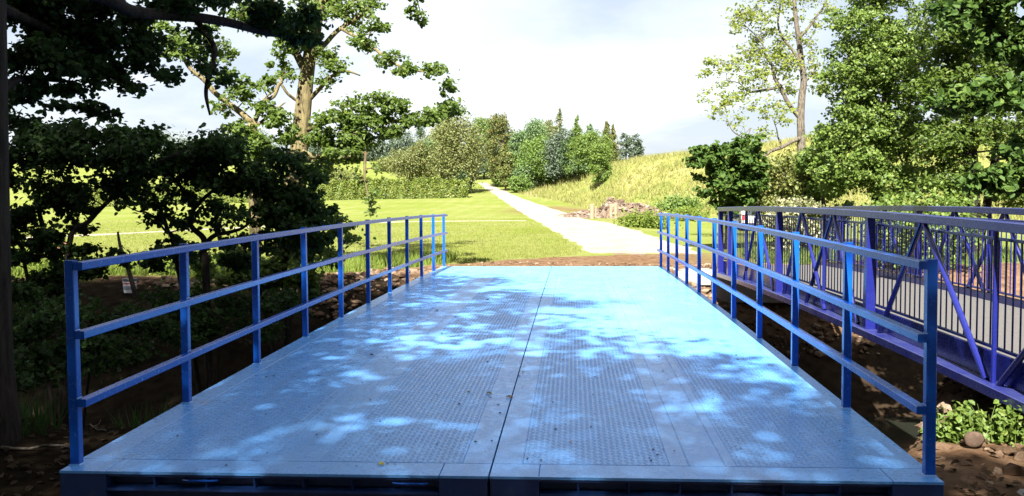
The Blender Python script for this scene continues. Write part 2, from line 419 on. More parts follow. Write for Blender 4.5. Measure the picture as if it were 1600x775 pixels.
    if sgn < 0:
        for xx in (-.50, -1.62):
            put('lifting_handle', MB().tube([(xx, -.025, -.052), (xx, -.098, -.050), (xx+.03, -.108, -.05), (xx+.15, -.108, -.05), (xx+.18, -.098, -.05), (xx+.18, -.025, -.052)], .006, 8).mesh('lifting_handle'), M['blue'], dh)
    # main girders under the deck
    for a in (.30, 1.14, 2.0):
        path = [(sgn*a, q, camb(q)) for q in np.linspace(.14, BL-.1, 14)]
        put('girder', MB().prism(path, [(-.07, -.62), (.07, -.62), (.07, -.60), (.012, -.60), (.012, -.034), (-.012, -.034), (-.012, -.60), (-.07, -.60)]).mesh('girder'), M['shade_blue'], dh)
# railings
pm = MB(); a = .0255
v = []
for z in (0, 1.108):
    for (qx, qy) in ((-a+.004, -a), (a-.004, -a), (a, -a+.004), (a, a-.004), (a-.004, a), (-a+.004, a), (-a, a-.004), (-a, -a+.004)): v.append((qx, qy, z))
pm.add(v, [(k, (k+1) % 8, 8+(k+1) % 8, 8+k) for k in range(8)], [list(range(8, 16))])
post_me = pm.mesh('post')
wm = MB()
for z0, s0, s1 in ((0, .033, .0265),):
    wm.add([(-s0,-s0,z0),(s0,-s0,z0),(s0,s0,z0),(-s0,s0,z0),(-s1,-s1,.007),(s1,-s1,.007),(s1,s1,.007),(-s1,s1,.007)], [(0,1,5,4),(1,2,6,5),(2,3,7,6),(3,0,4,7)])
foot_me = wm.mesh('weld_collar')
PX = 2.252
for sgn in (-1, 1):
    for k in range(11):
        y = k*BL/10
        p = put('post', post_me, M['blue'], bridge, (sgn*PX, y, float(camb(y))))
        p.rotation_euler = (R(random.uniform(-.25, .25)), R(random.uniform(-.25, .25)), R(random.uniform(-1, 1)))
        put('weld_collar', foot_me, M['deck'], bridge, (sgn*PX, y, float(camb(y))+.0005))
    for zt, nm in ((1.10, 'top_rail'), (.73, 'middle_rail'), (.362, 'lower_rail')):
        x0, x1 = -.0255, .0255; b = .004
        path = [(sgn*(PX-.0515), q, float(camb(q))+.0) for q in np.linspace(-.030, BL+.05, 21)]
        put(nm, MB().prism(path, [(x0+b, zt-.043), (x1-b, zt-.043), (x1, zt-.043+b), (x1, zt-b), (x1-b, zt), (x0+b, zt), (x0, zt-b), (x0, zt-.043+b)]).mesh(nm), M['blue'], bridge)

bead = MB().tube([(-.002, -.026, 0), (0, 0, .0015), (-.002, .026, 0)], [.0035, .0045, .0035], 5).mesh('weld_bead')
for sgn in (-1, 1):
    for k in range(11):
        y = k*BL/10
        for zt in (.73, .362):
            put('weld_bead', bead, M['weld'], bridge, (sgn*(PX-.0265), y, float(camb(y))+zt+.001))
n = 420; gx_ = rng.uniform(-2.2, 2.2, n); gy_ = BL*rng.random(n)**1.2; mb = MB()
for k in range(n):
    r_ = .0025+.006*rng.random()**3; zz = float(camb(gy_[k]))+.003
    a_ = rng.random(5)*.6+np.arange(5)*1.256
    ring = np.stack([gx_[k]+np.cos(a_)*r_*1.6, gy_[k]+np.sin(a_)*r_, np.full(5, zz)], -1)
    mb.add(np.vstack([ring, [(gx_[k], gy_[k], zz+r_*.9)]]), [(q, (q+1) % 5, 5) for q in range(5)])
grit_m = NT('grit_specks').done((.035, .028, .02), .9, None, .1)
tag(mb.build('deck_grit', grit_m), kind='stuff')

# concrete seats the bridge rests on
m = NT('concrete'); P = m.pos()
M['concrete'] = m.done(m.ramp(m.noise(3, 6, .65, P), (.3, (.19, .17, .145)), (.7, (.28, .26, .23))), .9, m.bump(m.noise(40, 4, .6, P), .3, .01), .2)
def block(name, lo, hi, label, cat):
    mb = MB(); mb.box(lo, hi); o = mb.build(name, M['concrete'])
    o.modifiers.new('b', 'BEVEL').width = .02
    return tag(o, label, cat)
block('concrete_abutment', (-2.4, BL-.35, -1.7), (2.32, BL+.11, -.64), 'concrete abutment under the far end of the blue road bridge', 'abutment')
block('concrete_abutment', (-2.4, -.11, -1.4), (2.4, .35, -.64), 'concrete abutment under the near end of the blue road bridge', 'abutment')
block('concrete_slab', (2.62, 15.0, -.42), (3.42, 16.1, -.13), 'pale concrete slab on soil between the far ends of both bridges', 'slab')

# ------------------------------------------------------------------ footbridge
FO = np.array([3.84, 2.52]); FU = np.array([-.0348, .9994]); FV = np.array([.9994, .0348])
S0, S1 = -2.4, 12.1
def fz(s): return .085*(1-((np.asarray(s, float)-6.0)/7.0)**2)
def fp3(s, v, z):
    q = FO + FU*s + FV*v
    return np.array([q[0], q[1], z+float(fz(s))])
foot = thing('footbridge', 'violet blue steel footbridge with lattice trusses and vertical bar railings', 'footbridge', (*FO, -.2))
def fsweep(prof, s0=S0, s1=S1, n=18):
    ss = np.linspace(s0, s1, n); k = len(prof)
    v = np.array([[fp3(s, p[0], p[1]) for p in prof] for s in ss]).reshape(-1, 3)
    i = np.arange(n-1)[:, None]*k; j = np.arange(k)[None]; j2 = (j+1) % k
    q = np.stack([i+j, i+j2, i+k+j2, i+k+j], -1).reshape(-1, 4)
    return MB().add(v, q, [list(range(k))], [list(range((n-1)*k, n*k))[::-1]])
def rect(v0, v1, z0, z1, b=.006):
    return [(v0+b, z0), (v1-b, z0), (v1, z0+b), (v1, z1-b), (v1-b, z1), (v0+b, z1), (v0, z1-b), (v0, z0+b)]
m = NT('grit_deck'); P = m.pos()
M['grit'] = m.done(m.ramp(m.noise(60, 4, .7, P), (.3, (.055, .052, .05)), (.7, (.11, .105, .10))), .9, m.bump(m.noise(120, 3, .6, P), .4, .01), .15)
put('walkway', fsweep(rect(.085, 2.015, -.03, .02)).mesh('walkway'), M['grit'], foot)
bar_me = MB().tube([(0, 0, .085), (0, 0, 1.035)], .0075, 6).mesh('bar')
for side in (0, 1):
    v0 = 0 if side == 0 else 2.1; d = 1 if side == 0 else -1
    put('top_chord', fsweep(rect(v0-.05, v0+.05, 1.115, 1.195)).mesh('top_chord'), M['chordp'], foot)
    put('bottom_chord', fsweep(rect(v0-.10, v0+.075, -.20, -.115)).mesh('bottom_chord'), M['chordp'], foot)
    a_, b_ = sorted((v0+d*.055, v0+d*.080))
    put('kerb_plate', fsweep(rect(a_, b_, -.113, .115, .003)).mesh('kerb_plate'), M['violet'], foot)
    a_, b_ = sorted((v0+d*.060, v0+d*.085))
    put('infill_rail', fsweep(rect(a_, b_, 1.03, 1.055, .003)).mesh('infill_rail'), M['violet'], foot)
    put('infill_rail', fsweep(rect(a_, b_, .135, .160, .003)).mesh('infill_rail'), M['violet'], foot)
    nb = 118
    for k in range(nb):
        s = S0 + .08 + k*(S1-S0-.16)/(nb-1)
        q = fp3(s, v0+d*.0725, .06)
        o = put('bar', bar_me, M['violet'], foot, tuple(q)); o.location.z = q[2]-.0
        o.scale = (1, 1, .955)
    # truss posts
    for s, hw in ((11.98, .05), (11.0, .05), (7.3, .05), (3.3, .05), (-.7, .05)):
        c0 = fp3(s, v0-.008, -.115); 
        mb = MB()
        pv = []
        for z, e1, e2 in ((-.115, .055, .055), (1.118, .042, .042)):
            for (qs, qv) in ((-e1, -e2), (-e1, e2), (e1, e2), (e1, -e2)):
                q = fp3(s, v0-.004+qv, z); q[:2] += FU*qs; pv.append(q)
        mb.add(pv, [(0,1,5,4),(1,2,6,5),(2,3,7,6),(3,0,4,7)])
        put('truss_post', mb.mesh('truss_post'), M['violet'], foot)
    for s in (9.6, 5.0, .4):
        put('slim_post', MB().tube([fp3(s, v0, -.115), fp3(s, v0, 1.116)], .021, 8).mesh('slim_post'), M['violet'], foot)
    for apex, b0, b1 in ((8.72, 9.75, 7.62), (6.05, 7.0, 4.95), (4.62, 5.8, 3.68), (1.86, 2.98, .52), (-1.15, .30, -2.2)):
        for bb in (b0, b1):
            sg = 1 if bb > apex else -1
            put('diagonal', MB().tube([fp3(apex+sg*.03, v0, 1.116), fp3(bb, v0, -.113)], .027, 10).mesh('diagonal'), M['violet'], foot)
block('concrete_slab', (3.3, 14.75, -.75), (6.0, 15.6, -.215), 'long concrete slab under the far end of the violet footbridge', 'slab')

# ------------------------------------------------------------------ plants: leaves and branches
def unit(v): return v/(np.linalg.norm(v, axis=-1, keepdims=True)+1e-9)
def rdir(n): return unit(rng.normal(size=(n, 3)))
def leaves(mb, pos, nrm, size, detail=True, aspect=.62):
    n = len(pos)
    if n == 0: return
    nrm = unit(nrm); t = unit(np.cross(nrm, rdir(n))); b = np.cross(nrm, t)
    s = np.broadcast_to(size, (n,))*(.7+.6*rng.random(n)); s = s[:, None]
    if detail:
        prof = [(-.5, 0, 0), (-.18, -.42, .10), (.20, -.36, .12), (.5, 0, -.05), (.20, .36, .12), (-.18, .42, .10)]
        f = np.array([(0, 1, 2, 3), (0, 3, 4, 5)])
    else:
        prof = [(-.5, 0, 0), (.02, -.5, .12), (.5, 0, 0), (.02, .5, .12)]
        f = np.array([(0, 1, 2, 3)])
    k = len(prof)
    v = np.stack([pos + s*(p[0]*t + p[1]*aspect*1.3*b + p[2]*nrm) for p in prof], 1)
    mb.add(v.reshape(-1, 3), (f[None] + (np.arange(n)*k)[:, None, None]).reshape(-1, 4))
def smooth(pts, rad, n=4):
    pts = np.asarray(pts, float); m = len(pts)
    t = np.arange(m); tt = np.linspace(0, m-1, (m-1)*n+1)
    P = np.vstack([2*pts[0]-pts[1], pts, 2*pts[-1]-pts[-2]])
    out = []
    for u in tt:
        k = min(int(u), m-2); f = u-k; p0, p1, p2, p3 = P[k], P[k+1], P[k+2], P[k+3]
        out.append(.5*((2*p1)+(-p0+p2)*f+(2*p0-5*p1+4*p2-p3)*f*f+(-p0+3*p1-3*p2+p3)*f**3))
    return np.array(out), np.interp(tt, t, rad)

class Tree:
    """trunk + limbs in one wood mesh, leaves in one crown mesh, under one Empty"""
    def __init__(s, name, label, cat, base, leafm, bark, group=None):
        s.root = thing(name, label, cat, base, group); s.w = MB(); s.c = MB(); s.lm, s.bm = leafm, bark; s.pts = []; s.prad = []
    def limb(s, pts, r0, r1=None, sides=8, n=4, wob=0.0):
        r = np.interp(np.arange(len(pts)), [0, len(pts)-1], [r0, r1 or r0*.4]) if np.isscalar(r0) else np.asarray(r0)
        p, q = smooth(pts, r, n)
        if wob: p = p + wob*rng.normal(size=p.shape)*q[:, None]*3
        s.w.tube(p, q, sides); s.pts += list(p); s.prad += list(q)
        return p
    def branch_to(s, c, r=.02, bend=.25):
        P = np.array(s.pts); d = np.linalg.norm(P-c, axis=1) + np.maximum(0, P[:, 2]-c[2])*.6
        k = int(np.argmin(d)); a = P[k]; L = np.linalg.norm(c-a)
        if L < .05: return a
        mid = (a+c)/2 + rng.normal(size=3)*L*bend*.4 + np.array([0, 0, L*.10])
        r = min(r, s.prad[k]*.8)
        p, q = smooth([a, mid, c], [r, r*.75, r*.45], 4)
        s.w.tube(p, q, 5, False); s.pts += list(p[2:]); s.prad += list(q[2:])
        return a
    def spray(s, c, rad, n, size, sprays=9, detail=True, droop=.0, twig=.005, flat=.85, branch=True, br=.02, sub=1):
        """a clump: twigs fan out from the clump's heart, leaves along every twig"""
        c = np.asarray(c, float); rad = np.broadcast_to(np.asarray(rad, float), (3,))
        if sub > 1:
            for k in range(sub):
                s.spray(c + rdir(1)[0]*rad*(.35+.6*rng.random()), rad*(.55+.45*rng.random()), n//sub, size, max(3, sprays//sub+1), detail, droop, twig, flat, branch, br)
            return
        if branch and s.pts: s.branch_to(c, br)
        dirs = rdir(sprays); dirs[:, 2] = dirs[:, 2]*.75 + .1 - droop
        ends = c + dirs*rad*(.65+.5*rng.random((sprays, 1)))
        per = max(2, n//sprays)
        for e_ in ends:
            L = e_-c; mid = c+L*.5 + rng.normal(size=3)*np.linalg.norm(L)*.12 + np.array([0, 0, droop*.1])
            p = np.array([c, mid, e_])
            if twig: s.w.tube(p, [twig, twig*.8, twig*.4], 3, False)
            t = rng.random(per)**.75
            bp = np.stack([np.interp(t*(len(p)-1), np.arange(len(p)), p[:, k]) for k in range(3)], -1)
            side = unit(np.cross(L, rng.normal(size=3)*.5+np.array([0, 0, 1.])))
            off = (side*rng.normal(size=(per, 1))*.8 + rng.normal(size=(per, 3))*.55)*np.linalg.norm(L)*.38
            off[:, 2] *= flat
            pos = bp + off*(1.05-.6*t[:, None])
            nr = rng.normal(size=(per, 3))*.65 + np.array([0, -.15, .75]) + unit(pos-c)*.35
            leaves(s.c, pos, nr, size, detail)
    def blob(s, c, rad, n, size, up=.45, out=.7, rnd=.75, power=.42):
        """a far clump of foliage: leaves gathered towards its lit outside"""
        c = np.asarray(c, float); rad = np.broadcast_to(np.asarray(rad, float), (3,))
        d = rdir(n); pos = c + d*rad*(rng.random((n, 1))**power)*(1+.22*rng.normal(size=(n, 1)))
        leaves(s.c, pos, d*out + np.array([0, 0, up]) + rng.normal(size=(n, 3))*rnd, size, False, .8)
    def done(s, crown='crown', trunk='trunk'):
        if s.w.n: s.w.build(trunk, s.bm, s.root, True)
        if s.c.n: s.c.build(crown, s.lm, s.root)
        return s.root

LM = {}
LM['alder'] = leafmat('alder_leaf', (.04, .068, .010), (.082, .13, .018), (.14, .18, .03), .48)
LM['dark'] = leafmat('shade_leaf', (.011, .026, .006), (.021, .045, .009), (.036, .066, .012), .38, .55, .15)  # shade of the thicket put into a darker leaf colour
LM['willow'] = leafmat('willow_leaf', (.058, .10, .018), (.108, .165, .028), (.18, .215, .045), .4)
LM['ash'] = leafmat('ash_leaf', (.11, .155, .025), (.185, .225, .04), (.26, .23, .05), .5)
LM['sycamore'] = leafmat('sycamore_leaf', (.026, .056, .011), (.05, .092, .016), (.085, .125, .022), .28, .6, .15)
LM['olive'] = leafmat('olive_leaf', (.07, .09, .02), (.125, .145, .035), (.2, .19, .06), .35)
LM['birch'] = leafmat('birch_leaf', (.075, .088, .024), (.13, .145, .045), (.18, .185, .065), .3)
LM['sage'] = leafmat('sage_leaf', (.06, .105, .038), (.11, .17, .065), (.15, .21, .09), .3)
LM['conifer'] = leafmat('conifer_leaf', (.022, .045, .016), (.045, .078, .028), (.07, .105, .04), .2)  # lightened in place of distance haze
LM['spring'] = leafmat('light_green_leaf', (.055, .10, .018), (.105, .165, .03), (.15, .2, .045), .35)
LM['rust'] = leafmat('rusty_leaf', (.05, .075, .02), (.10, .12, .03), (.26, .15, .05), .3)
LM['hedge'] = leafmat('hedge_leaf', (.05, .085, .012), (.115, .15, .022), (.20, .18, .035), .3)
LM['far'] = leafmat('hazed_leaf', (.045, .066, .042), (.07, .098, .062), (.09, .12, .075), .2)  # distance haze put into a paler, bluer leaf colour
LM['bloom'] = leafmat('blossom', (.09, .12, .035), (.2, .2, .10), (.55, .48, .34), .3)
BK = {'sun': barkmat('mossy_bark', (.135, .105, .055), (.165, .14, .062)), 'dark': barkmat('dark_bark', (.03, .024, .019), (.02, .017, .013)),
      'grey': barkmat('grey_bark', (.105, .088, .068), (.14, .12, .092), 20), 'pale': barkmat('pale_bark', (.13, .11, .09), (.10, .085, .07))}

def gnd(p): return np.array([p[0], p[1], float(Z(p[0], p[1]))])
def pp(*q): return [at(*k) for k in q]

# --- tall sunlit tree left of the bridge
b = gnd(at(436, 420, 22))
T = Tree('alder_tree', 'tall leaning tree with sunlit yellowish mossy trunk left of the blue bridge', 'tree', b, LM['alder'], BK['sun'])
T.limb([b-[0, 0, .4]] + pp((440,400,22),(455,310,22),(466,240,22),(472,185,22),(478,130,22),(484,85,22)), [.30,.26,.235,.215,.20,.175,.155], sides=12)
T.limb(pp((484,85,22),(491,55,22),(496,25,22),(500,-10,22),(503,-70,22.2),(498,-140,22.5),(505,-230,22.5)), [.15,.14,.13,.125,.10,.08,.04], sides=10)
T.limb(pp((482,203,21.9),(500,194,21.6),(530,188,21.3),(575,187,21.0),(620,190,20.8),(650,191,20.7),(688,186,20.6)), [.06,.05,.042,.036,.03,.025,.012])
T.limb(pp((484,155,22),(500,138,21.8),(517,120,21.6),(540,111,21.5),(563,118,21.5)), [.055,.05,.04,.03,.015])
T.limb(pp((486,90,22),(505,72,22),(525,50,22),(545,36,22),(570,20,22),(585,-5,22)), [.075,.062,.055,.048,.04,.03])
T.limb(pp((533,44,22),(555,57,21.6),(575,68,21.3),(600,88,21),(622,102,20.8),(650,110,20.6),(690,116,20.5)), [.05,.042,.038,.033,.028,.02,.01])
T.limb(pp((474,105,22),(460,78,22),(448,55,22),(436,25,22),(420,-10,22)), [.10,.085,.08,.075,.06])
T.limb(pp((468,235,22),(492,245,21.5),(520,240,21.2),(552,228,21),(585,216,21),(612,207,21)), [.075,.06,.055,.045,.035,.015])
T.limb(pp((470,250,22),(500,252,21.4),(535,246,21),(560,242,20.8),(572,238,20.7)), [.06,.05,.045,.04,.035])
T.limb(pp((572,238,20.7),(570,258,20.7),(570,278,20.7),(574,300,20.7),(582,328,20.7)), [.035,.032,.028,.02,.008])
T.limb(pp((468,160,22),(450,147,21.8),(438,131,21.7),(430,140,21.6),(415,152,21.6),(404,165,21.5)), [.04,.034,.03,.026,.02,.014])
T.limb(pp((505,10,22),(520,-20,22),(560,-60,22),(600,-100,22)), [.07,.06,.05,.03])
T.limb(pp((640,-40,21),(648,-10,21),(655,12,21),(660,30,21)), [.02,.016,.012,.006])
T.limb(pp((500,-60,22),(560,-70,21.5),(640,-45,21)), [.06,.04,.02])
for (x, y, rx, ry, d, n) in [
  (430,30,48,34,22,420),(395,10,40,30,21.5,330),(470,10,34,26,21.5,260),(560,15,38,24,22,330),(520,10,30,22,22.3,240),(590,40,22,22,21.6,150),(575,75,24,13,21.3,110),
  (560,62,20,12,21.3,90),(610,95,22,13,21,130),(645,112,24,13,20.6,140),(675,112,16,11,20.5,100),(655,18,15,22,21,100),(648,-5,18,16,21,90),
  (510,90,22,18,21.6,150),(530,105,18,12,21.5,80),(548,170,26,18,21.2,200),(520,185,26,16,21,210),(560,196,34,18,21,380),(600,186,34,20,20.8,380),(585,160,26,14,20.9,190),
  (625,165,26,14,20.8,180),(640,188,22,14,20.7,180),(610,205,30,14,20.9,250),(540,215,40,18,21,420),(500,222,30,20,21.2,380),(520,245,40,16,21,330),(550,236,28,12,20.9,190),
  (695,180,22,16,20.6,220),(705,158,18,22,20.6,220),(700,136,11,14,20.6,90),(668,180,16,12,20.6,120),(590,265,8,9,20.7,14),(564,280,11,9,20.7,20),(584,300,11,12,20.7,28),(580,322,9,13,20.7,30),(557,268,9,9,20.7,13),
  (495,270,24,20,21.4,230),(450,120,20,14,21.6,70),(440,95,22,16,21.8,110),(505,128,18,10,21.6,60),(480,60,22,18,21.5,150),(450,65,26,18,21.6,200)]:
    T.spray(at(x, y, d), (rx/FPX*d, .55, ry/FPX*d), int(n*2.5), .088, sprays=max(14, n//8), twig=.006, br=.02, sub=5)
for k in range(22):   # the part of its crown above the picture
    p = at(470+rng.normal()*70, -150-rng.random()*190, 22+rng.normal()*1.3)
    T.spray(p, (.8, .8, .55), 180, .12, sprays=8, twig=.008, br=.03)
T.done()

# --- thinner tree beside it
b = gnd(at(398, 430, 20))
T = Tree('young_alder', 'slim forked tree with crooked sunlit upper branch behind the dark thicket', 'tree', b, LM['alder'], BK['sun'])
T.limb([b-[0, 0, .3]] + pp((399,380,20),(397,300,20),(397,240,20),(394,192,20)), [.13,.12,.115,.11,.10], sides=9)
T.limb(pp((394,192,20),(375,175,20),(352,158,20),(334,143,20),(318,124,20),(300,110,20),(288,92,20),(286,70,20)), [.075,.066,.06,.055,.05,.045,.04,.02])
T.limb(pp((396,195,20),(404,175,20),(412,160,20),(428,150,20),(436,132,20),(441,128,20),(437,121,20)), [.06,.05,.045,.04,.035,.03,.02])
T.limb(pp((396,200,20),(415,185,20),(432,170,20),(446,160,20)), [.04,.03,.025,.012])
for (x, y, rx, ry, d, n) in [(300,80,34,26,19.8,210),(275,60,30,26,20,190),(330,105,26,18,20,110),(345,175,20,12,20,70),(372,145,30,18,20,120),(405,140,26,16,20,120),(360,120,26,18,20,110),
    (425,190,26,18,19.8,220),(385,205,30,16,19.8,200),(440,205,24,18,19.8,200),(320,55,36,22,20,190),(255,40,26,20,20,120),(350,80,24,18,20.3,80),(430,235,34,26,19.6,330),(395,235,34,24,19.6,330),(415,170,18,12,20,80),(372,205,20,14,19.8,110)]:
    T.spray(at(x, y, d), (rx/FPX*d, .5, ry/FPX*d), int(n*2.4), .09, sprays=max(12, n//10), twig=.005, br=.016, sub=4)
T.done()

# --- big shade tree at the left edge, its boughs reach into the picture
b = gnd((-4.08, 1.95))
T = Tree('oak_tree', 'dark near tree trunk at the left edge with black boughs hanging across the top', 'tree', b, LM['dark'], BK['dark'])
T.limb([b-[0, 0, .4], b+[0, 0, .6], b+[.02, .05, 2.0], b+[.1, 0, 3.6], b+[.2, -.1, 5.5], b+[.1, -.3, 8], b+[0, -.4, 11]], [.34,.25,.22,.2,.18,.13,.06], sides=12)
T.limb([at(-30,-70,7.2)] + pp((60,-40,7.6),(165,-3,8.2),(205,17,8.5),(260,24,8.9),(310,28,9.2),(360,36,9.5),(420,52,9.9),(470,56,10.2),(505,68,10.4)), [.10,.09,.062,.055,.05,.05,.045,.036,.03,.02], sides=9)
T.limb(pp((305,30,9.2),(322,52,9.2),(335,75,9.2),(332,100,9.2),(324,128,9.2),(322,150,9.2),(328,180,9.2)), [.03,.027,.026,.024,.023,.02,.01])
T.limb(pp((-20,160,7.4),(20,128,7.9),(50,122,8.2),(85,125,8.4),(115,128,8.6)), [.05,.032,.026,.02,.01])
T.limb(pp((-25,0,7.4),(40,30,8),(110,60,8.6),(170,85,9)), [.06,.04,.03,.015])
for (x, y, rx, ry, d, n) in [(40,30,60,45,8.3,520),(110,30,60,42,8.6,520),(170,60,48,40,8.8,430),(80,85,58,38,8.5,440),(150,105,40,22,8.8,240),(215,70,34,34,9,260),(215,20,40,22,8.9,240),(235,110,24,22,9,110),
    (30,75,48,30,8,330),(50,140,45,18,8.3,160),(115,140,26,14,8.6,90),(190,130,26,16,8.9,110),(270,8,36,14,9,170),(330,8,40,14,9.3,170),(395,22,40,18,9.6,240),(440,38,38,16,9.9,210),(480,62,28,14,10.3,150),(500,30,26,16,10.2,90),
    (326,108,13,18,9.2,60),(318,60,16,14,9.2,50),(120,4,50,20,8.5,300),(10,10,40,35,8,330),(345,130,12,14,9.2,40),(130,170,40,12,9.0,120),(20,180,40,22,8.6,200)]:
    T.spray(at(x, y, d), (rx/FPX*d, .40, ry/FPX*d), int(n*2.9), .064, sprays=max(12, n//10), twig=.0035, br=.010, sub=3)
OAK = T

# --- dark thicket between the oak and the bridge
def bush(name, label, cat, base, stems, clumps, lm, bk, size, mult=1., dr=.45, twig=.004, br=.016, group=None, flat=.85):
    T = Tree(name, label, cat, base, lm, bk, group)
    for pts, r0, r1 in stems: T.limb(pts, r0, r1, 7)
    for (x, y, rx, ry, d, n) in clumps:
        T.spray(at(x, y, d), (rx/FPX*d, dr, ry/FPX*d), int(n*mult*2.5), size, sprays=max(12, n//9), twig=twig, br=br*.7, flat=flat, sub=3)
    T.done(); return T
b = gnd(at(95, 470, 12.5))
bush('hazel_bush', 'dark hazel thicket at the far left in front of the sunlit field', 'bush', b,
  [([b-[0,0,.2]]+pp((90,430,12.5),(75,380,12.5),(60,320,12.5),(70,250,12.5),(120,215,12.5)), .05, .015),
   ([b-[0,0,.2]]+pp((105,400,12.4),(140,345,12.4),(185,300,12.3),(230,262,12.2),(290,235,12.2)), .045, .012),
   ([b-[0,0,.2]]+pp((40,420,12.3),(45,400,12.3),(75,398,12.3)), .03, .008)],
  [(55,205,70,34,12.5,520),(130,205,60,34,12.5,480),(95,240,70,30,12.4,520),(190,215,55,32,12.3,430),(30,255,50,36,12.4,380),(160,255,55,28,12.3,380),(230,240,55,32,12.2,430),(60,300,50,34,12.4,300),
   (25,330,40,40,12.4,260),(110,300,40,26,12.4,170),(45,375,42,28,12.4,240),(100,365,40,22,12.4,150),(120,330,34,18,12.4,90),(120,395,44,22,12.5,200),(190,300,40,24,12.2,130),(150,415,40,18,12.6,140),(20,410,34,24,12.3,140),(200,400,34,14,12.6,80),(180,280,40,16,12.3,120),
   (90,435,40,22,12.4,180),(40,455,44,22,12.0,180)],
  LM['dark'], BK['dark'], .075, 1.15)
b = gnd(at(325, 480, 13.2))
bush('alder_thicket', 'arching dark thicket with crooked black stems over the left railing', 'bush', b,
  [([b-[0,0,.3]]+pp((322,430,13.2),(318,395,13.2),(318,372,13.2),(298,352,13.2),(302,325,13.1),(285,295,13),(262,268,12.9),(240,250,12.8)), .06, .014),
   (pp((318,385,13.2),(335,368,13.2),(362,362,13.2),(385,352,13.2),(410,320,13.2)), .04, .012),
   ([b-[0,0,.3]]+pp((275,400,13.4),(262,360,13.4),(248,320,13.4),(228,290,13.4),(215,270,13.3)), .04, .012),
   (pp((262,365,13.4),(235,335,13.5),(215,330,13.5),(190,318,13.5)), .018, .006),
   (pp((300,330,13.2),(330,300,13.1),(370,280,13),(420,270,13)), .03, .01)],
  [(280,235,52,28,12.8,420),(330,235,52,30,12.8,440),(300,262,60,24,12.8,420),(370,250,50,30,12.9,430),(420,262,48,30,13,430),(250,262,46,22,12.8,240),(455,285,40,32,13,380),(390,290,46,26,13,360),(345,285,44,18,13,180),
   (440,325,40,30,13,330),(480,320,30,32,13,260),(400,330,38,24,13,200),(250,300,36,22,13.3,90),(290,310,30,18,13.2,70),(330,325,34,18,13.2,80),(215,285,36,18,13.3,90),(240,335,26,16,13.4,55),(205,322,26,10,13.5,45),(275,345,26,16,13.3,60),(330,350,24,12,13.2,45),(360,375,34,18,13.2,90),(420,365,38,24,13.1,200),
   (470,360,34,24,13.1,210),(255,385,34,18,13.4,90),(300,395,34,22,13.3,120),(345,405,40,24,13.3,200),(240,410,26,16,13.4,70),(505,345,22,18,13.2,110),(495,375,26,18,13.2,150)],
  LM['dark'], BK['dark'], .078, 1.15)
b = gnd(at(440, 470, 16))
bush('elder_bush', 'low leafy bush beside the middle of the left blue railing', 'bush', b,
  [([b-[0,0,.3]]+pp((445,430,16),(440,390,16),(430,350,16)), .06, .02), ([b-[0,0,.3]]+pp((465,420,16),(485,385,16),(510,355,16)), .04, .012),
   ([b-[0,0,.3]]+pp((400,430,16),(385,400,16),(380,370,16)), .05, .02)],
  [(440,345,40,28,16,320),(480,335,36,24,16,260),(460,380,44,26,16,360),(505,370,30,24,16,200),(530,350,24,14,16,90),(420,400,44,28,16,360),(480,412,38,26,16,280),(515,400,24,18,16,110),(375,410,40,26,16,280),(380,440,40,24,16,260),(440,440,44,24,16,300),(495,440,26,18,16,130),
   (330,440,34,22,15.5,150),(300,420,34,20,15.5,120),(545,372,16,10,16,40),(515,335,22,12,16,70)],
  LM['alder'], BK['dark'], .085, 1.15)

b = gnd(at(110, 560, 10.5))
bush('bramble_bush', 'black bramble tangle on the shaded bank behind the near left post', 'bush', b, [([b-[0,0,.2]]+pp((100,520,10.5),(70,490,10.5)), .02, .006), ([b-[0,0,.2]]+pp((150,520,10.6),(200,490,10.6)), .02, .006)],
  [(40,520,60,34,10.5,260),(120,500,60,34,10.6,260),(200,500,60,34,10.8,260),(80,560,70,30,10,260),(170,555,60,26,10.2,220),(20,580,50,30,9.6,200),(250,520,40,26,11,160)], LM['dark'], BK['dark'], .07, 1.0, .6)
b = gnd(at(330, 500, 13))
bush('bramble_bush', 'black bramble tangle under the middle of the left railing', 'bush', b, [([b-[0,0,.2]]+pp((320,480,13),(290,465,13)), .02, .006), ([b-[0,0,.2]]+pp((350,480,13),(400,470,13)), .02, .006)],
  [(280,480,50,26,13,240),(350,490,50,26,13,240),(420,480,40,26,14,200),(470,470,36,24,15,180),(320,520,50,22,12.5,200),(400,515,40,20,13.5,160)], LM['dark'], BK['dark'], .075, 1.0, .6)

# --- roof of leaves over the near half of the bridge: crowns of the trees behind and beside the camera
TAN = math.tan(SUN_EL)
poly = np.array([(-13,-7),(-13,14),(-6,15.6),(-3.4,15.0),(-2.0,12.8),(-.6,11.3),(.5,9.6),(1.25,7.3),(1.75,5.0),(2.2,3.2),(2.8,2.1),(4.2,1.5),(7.0,.3),(7.5,-7)])
def inside(x, y):
    c = np.zeros(len(x), bool); j = len(poly)-1
    for i_ in range(len(poly)):
        (xi, yi), (xj, yj) = poly[i_], poly[j]
        c ^= ((yi > y) != (yj > y)) & (x < (xj-xi)*(y-yi)/(yj-yi+1e-12)+xi); j = i_
    return c
def edge_dist(x, y):
    d = np.full(len(x), 1e9)
    for i_ in range(len(poly)):
        a, b = poly[i_], poly[(i_+1) % len(poly)]; ab = b-a
        t = np.clip(((x-a[0])*ab[0]+(y-a[1])*ab[1])/(ab@ab), 0, 1)
        d = np.minimum(d, np.hypot(x-a[0]-t*ab[0], y-a[1]-t*ab[1]))
    return d
sx, sy = [q.ravel() for q in np.meshgrid(np.arange(-13, 7.5, .45), np.arange(-7, 15.7, .45))]
sx = sx+rng.uniform(-.22, .22, len(sx)); sy = sy+rng.uniform(-.22, .22, len(sy)); ok = inside(sx, sy)
sx, sy = sx[ok], sy[ok]; ed = edge_dist(sx, sy)
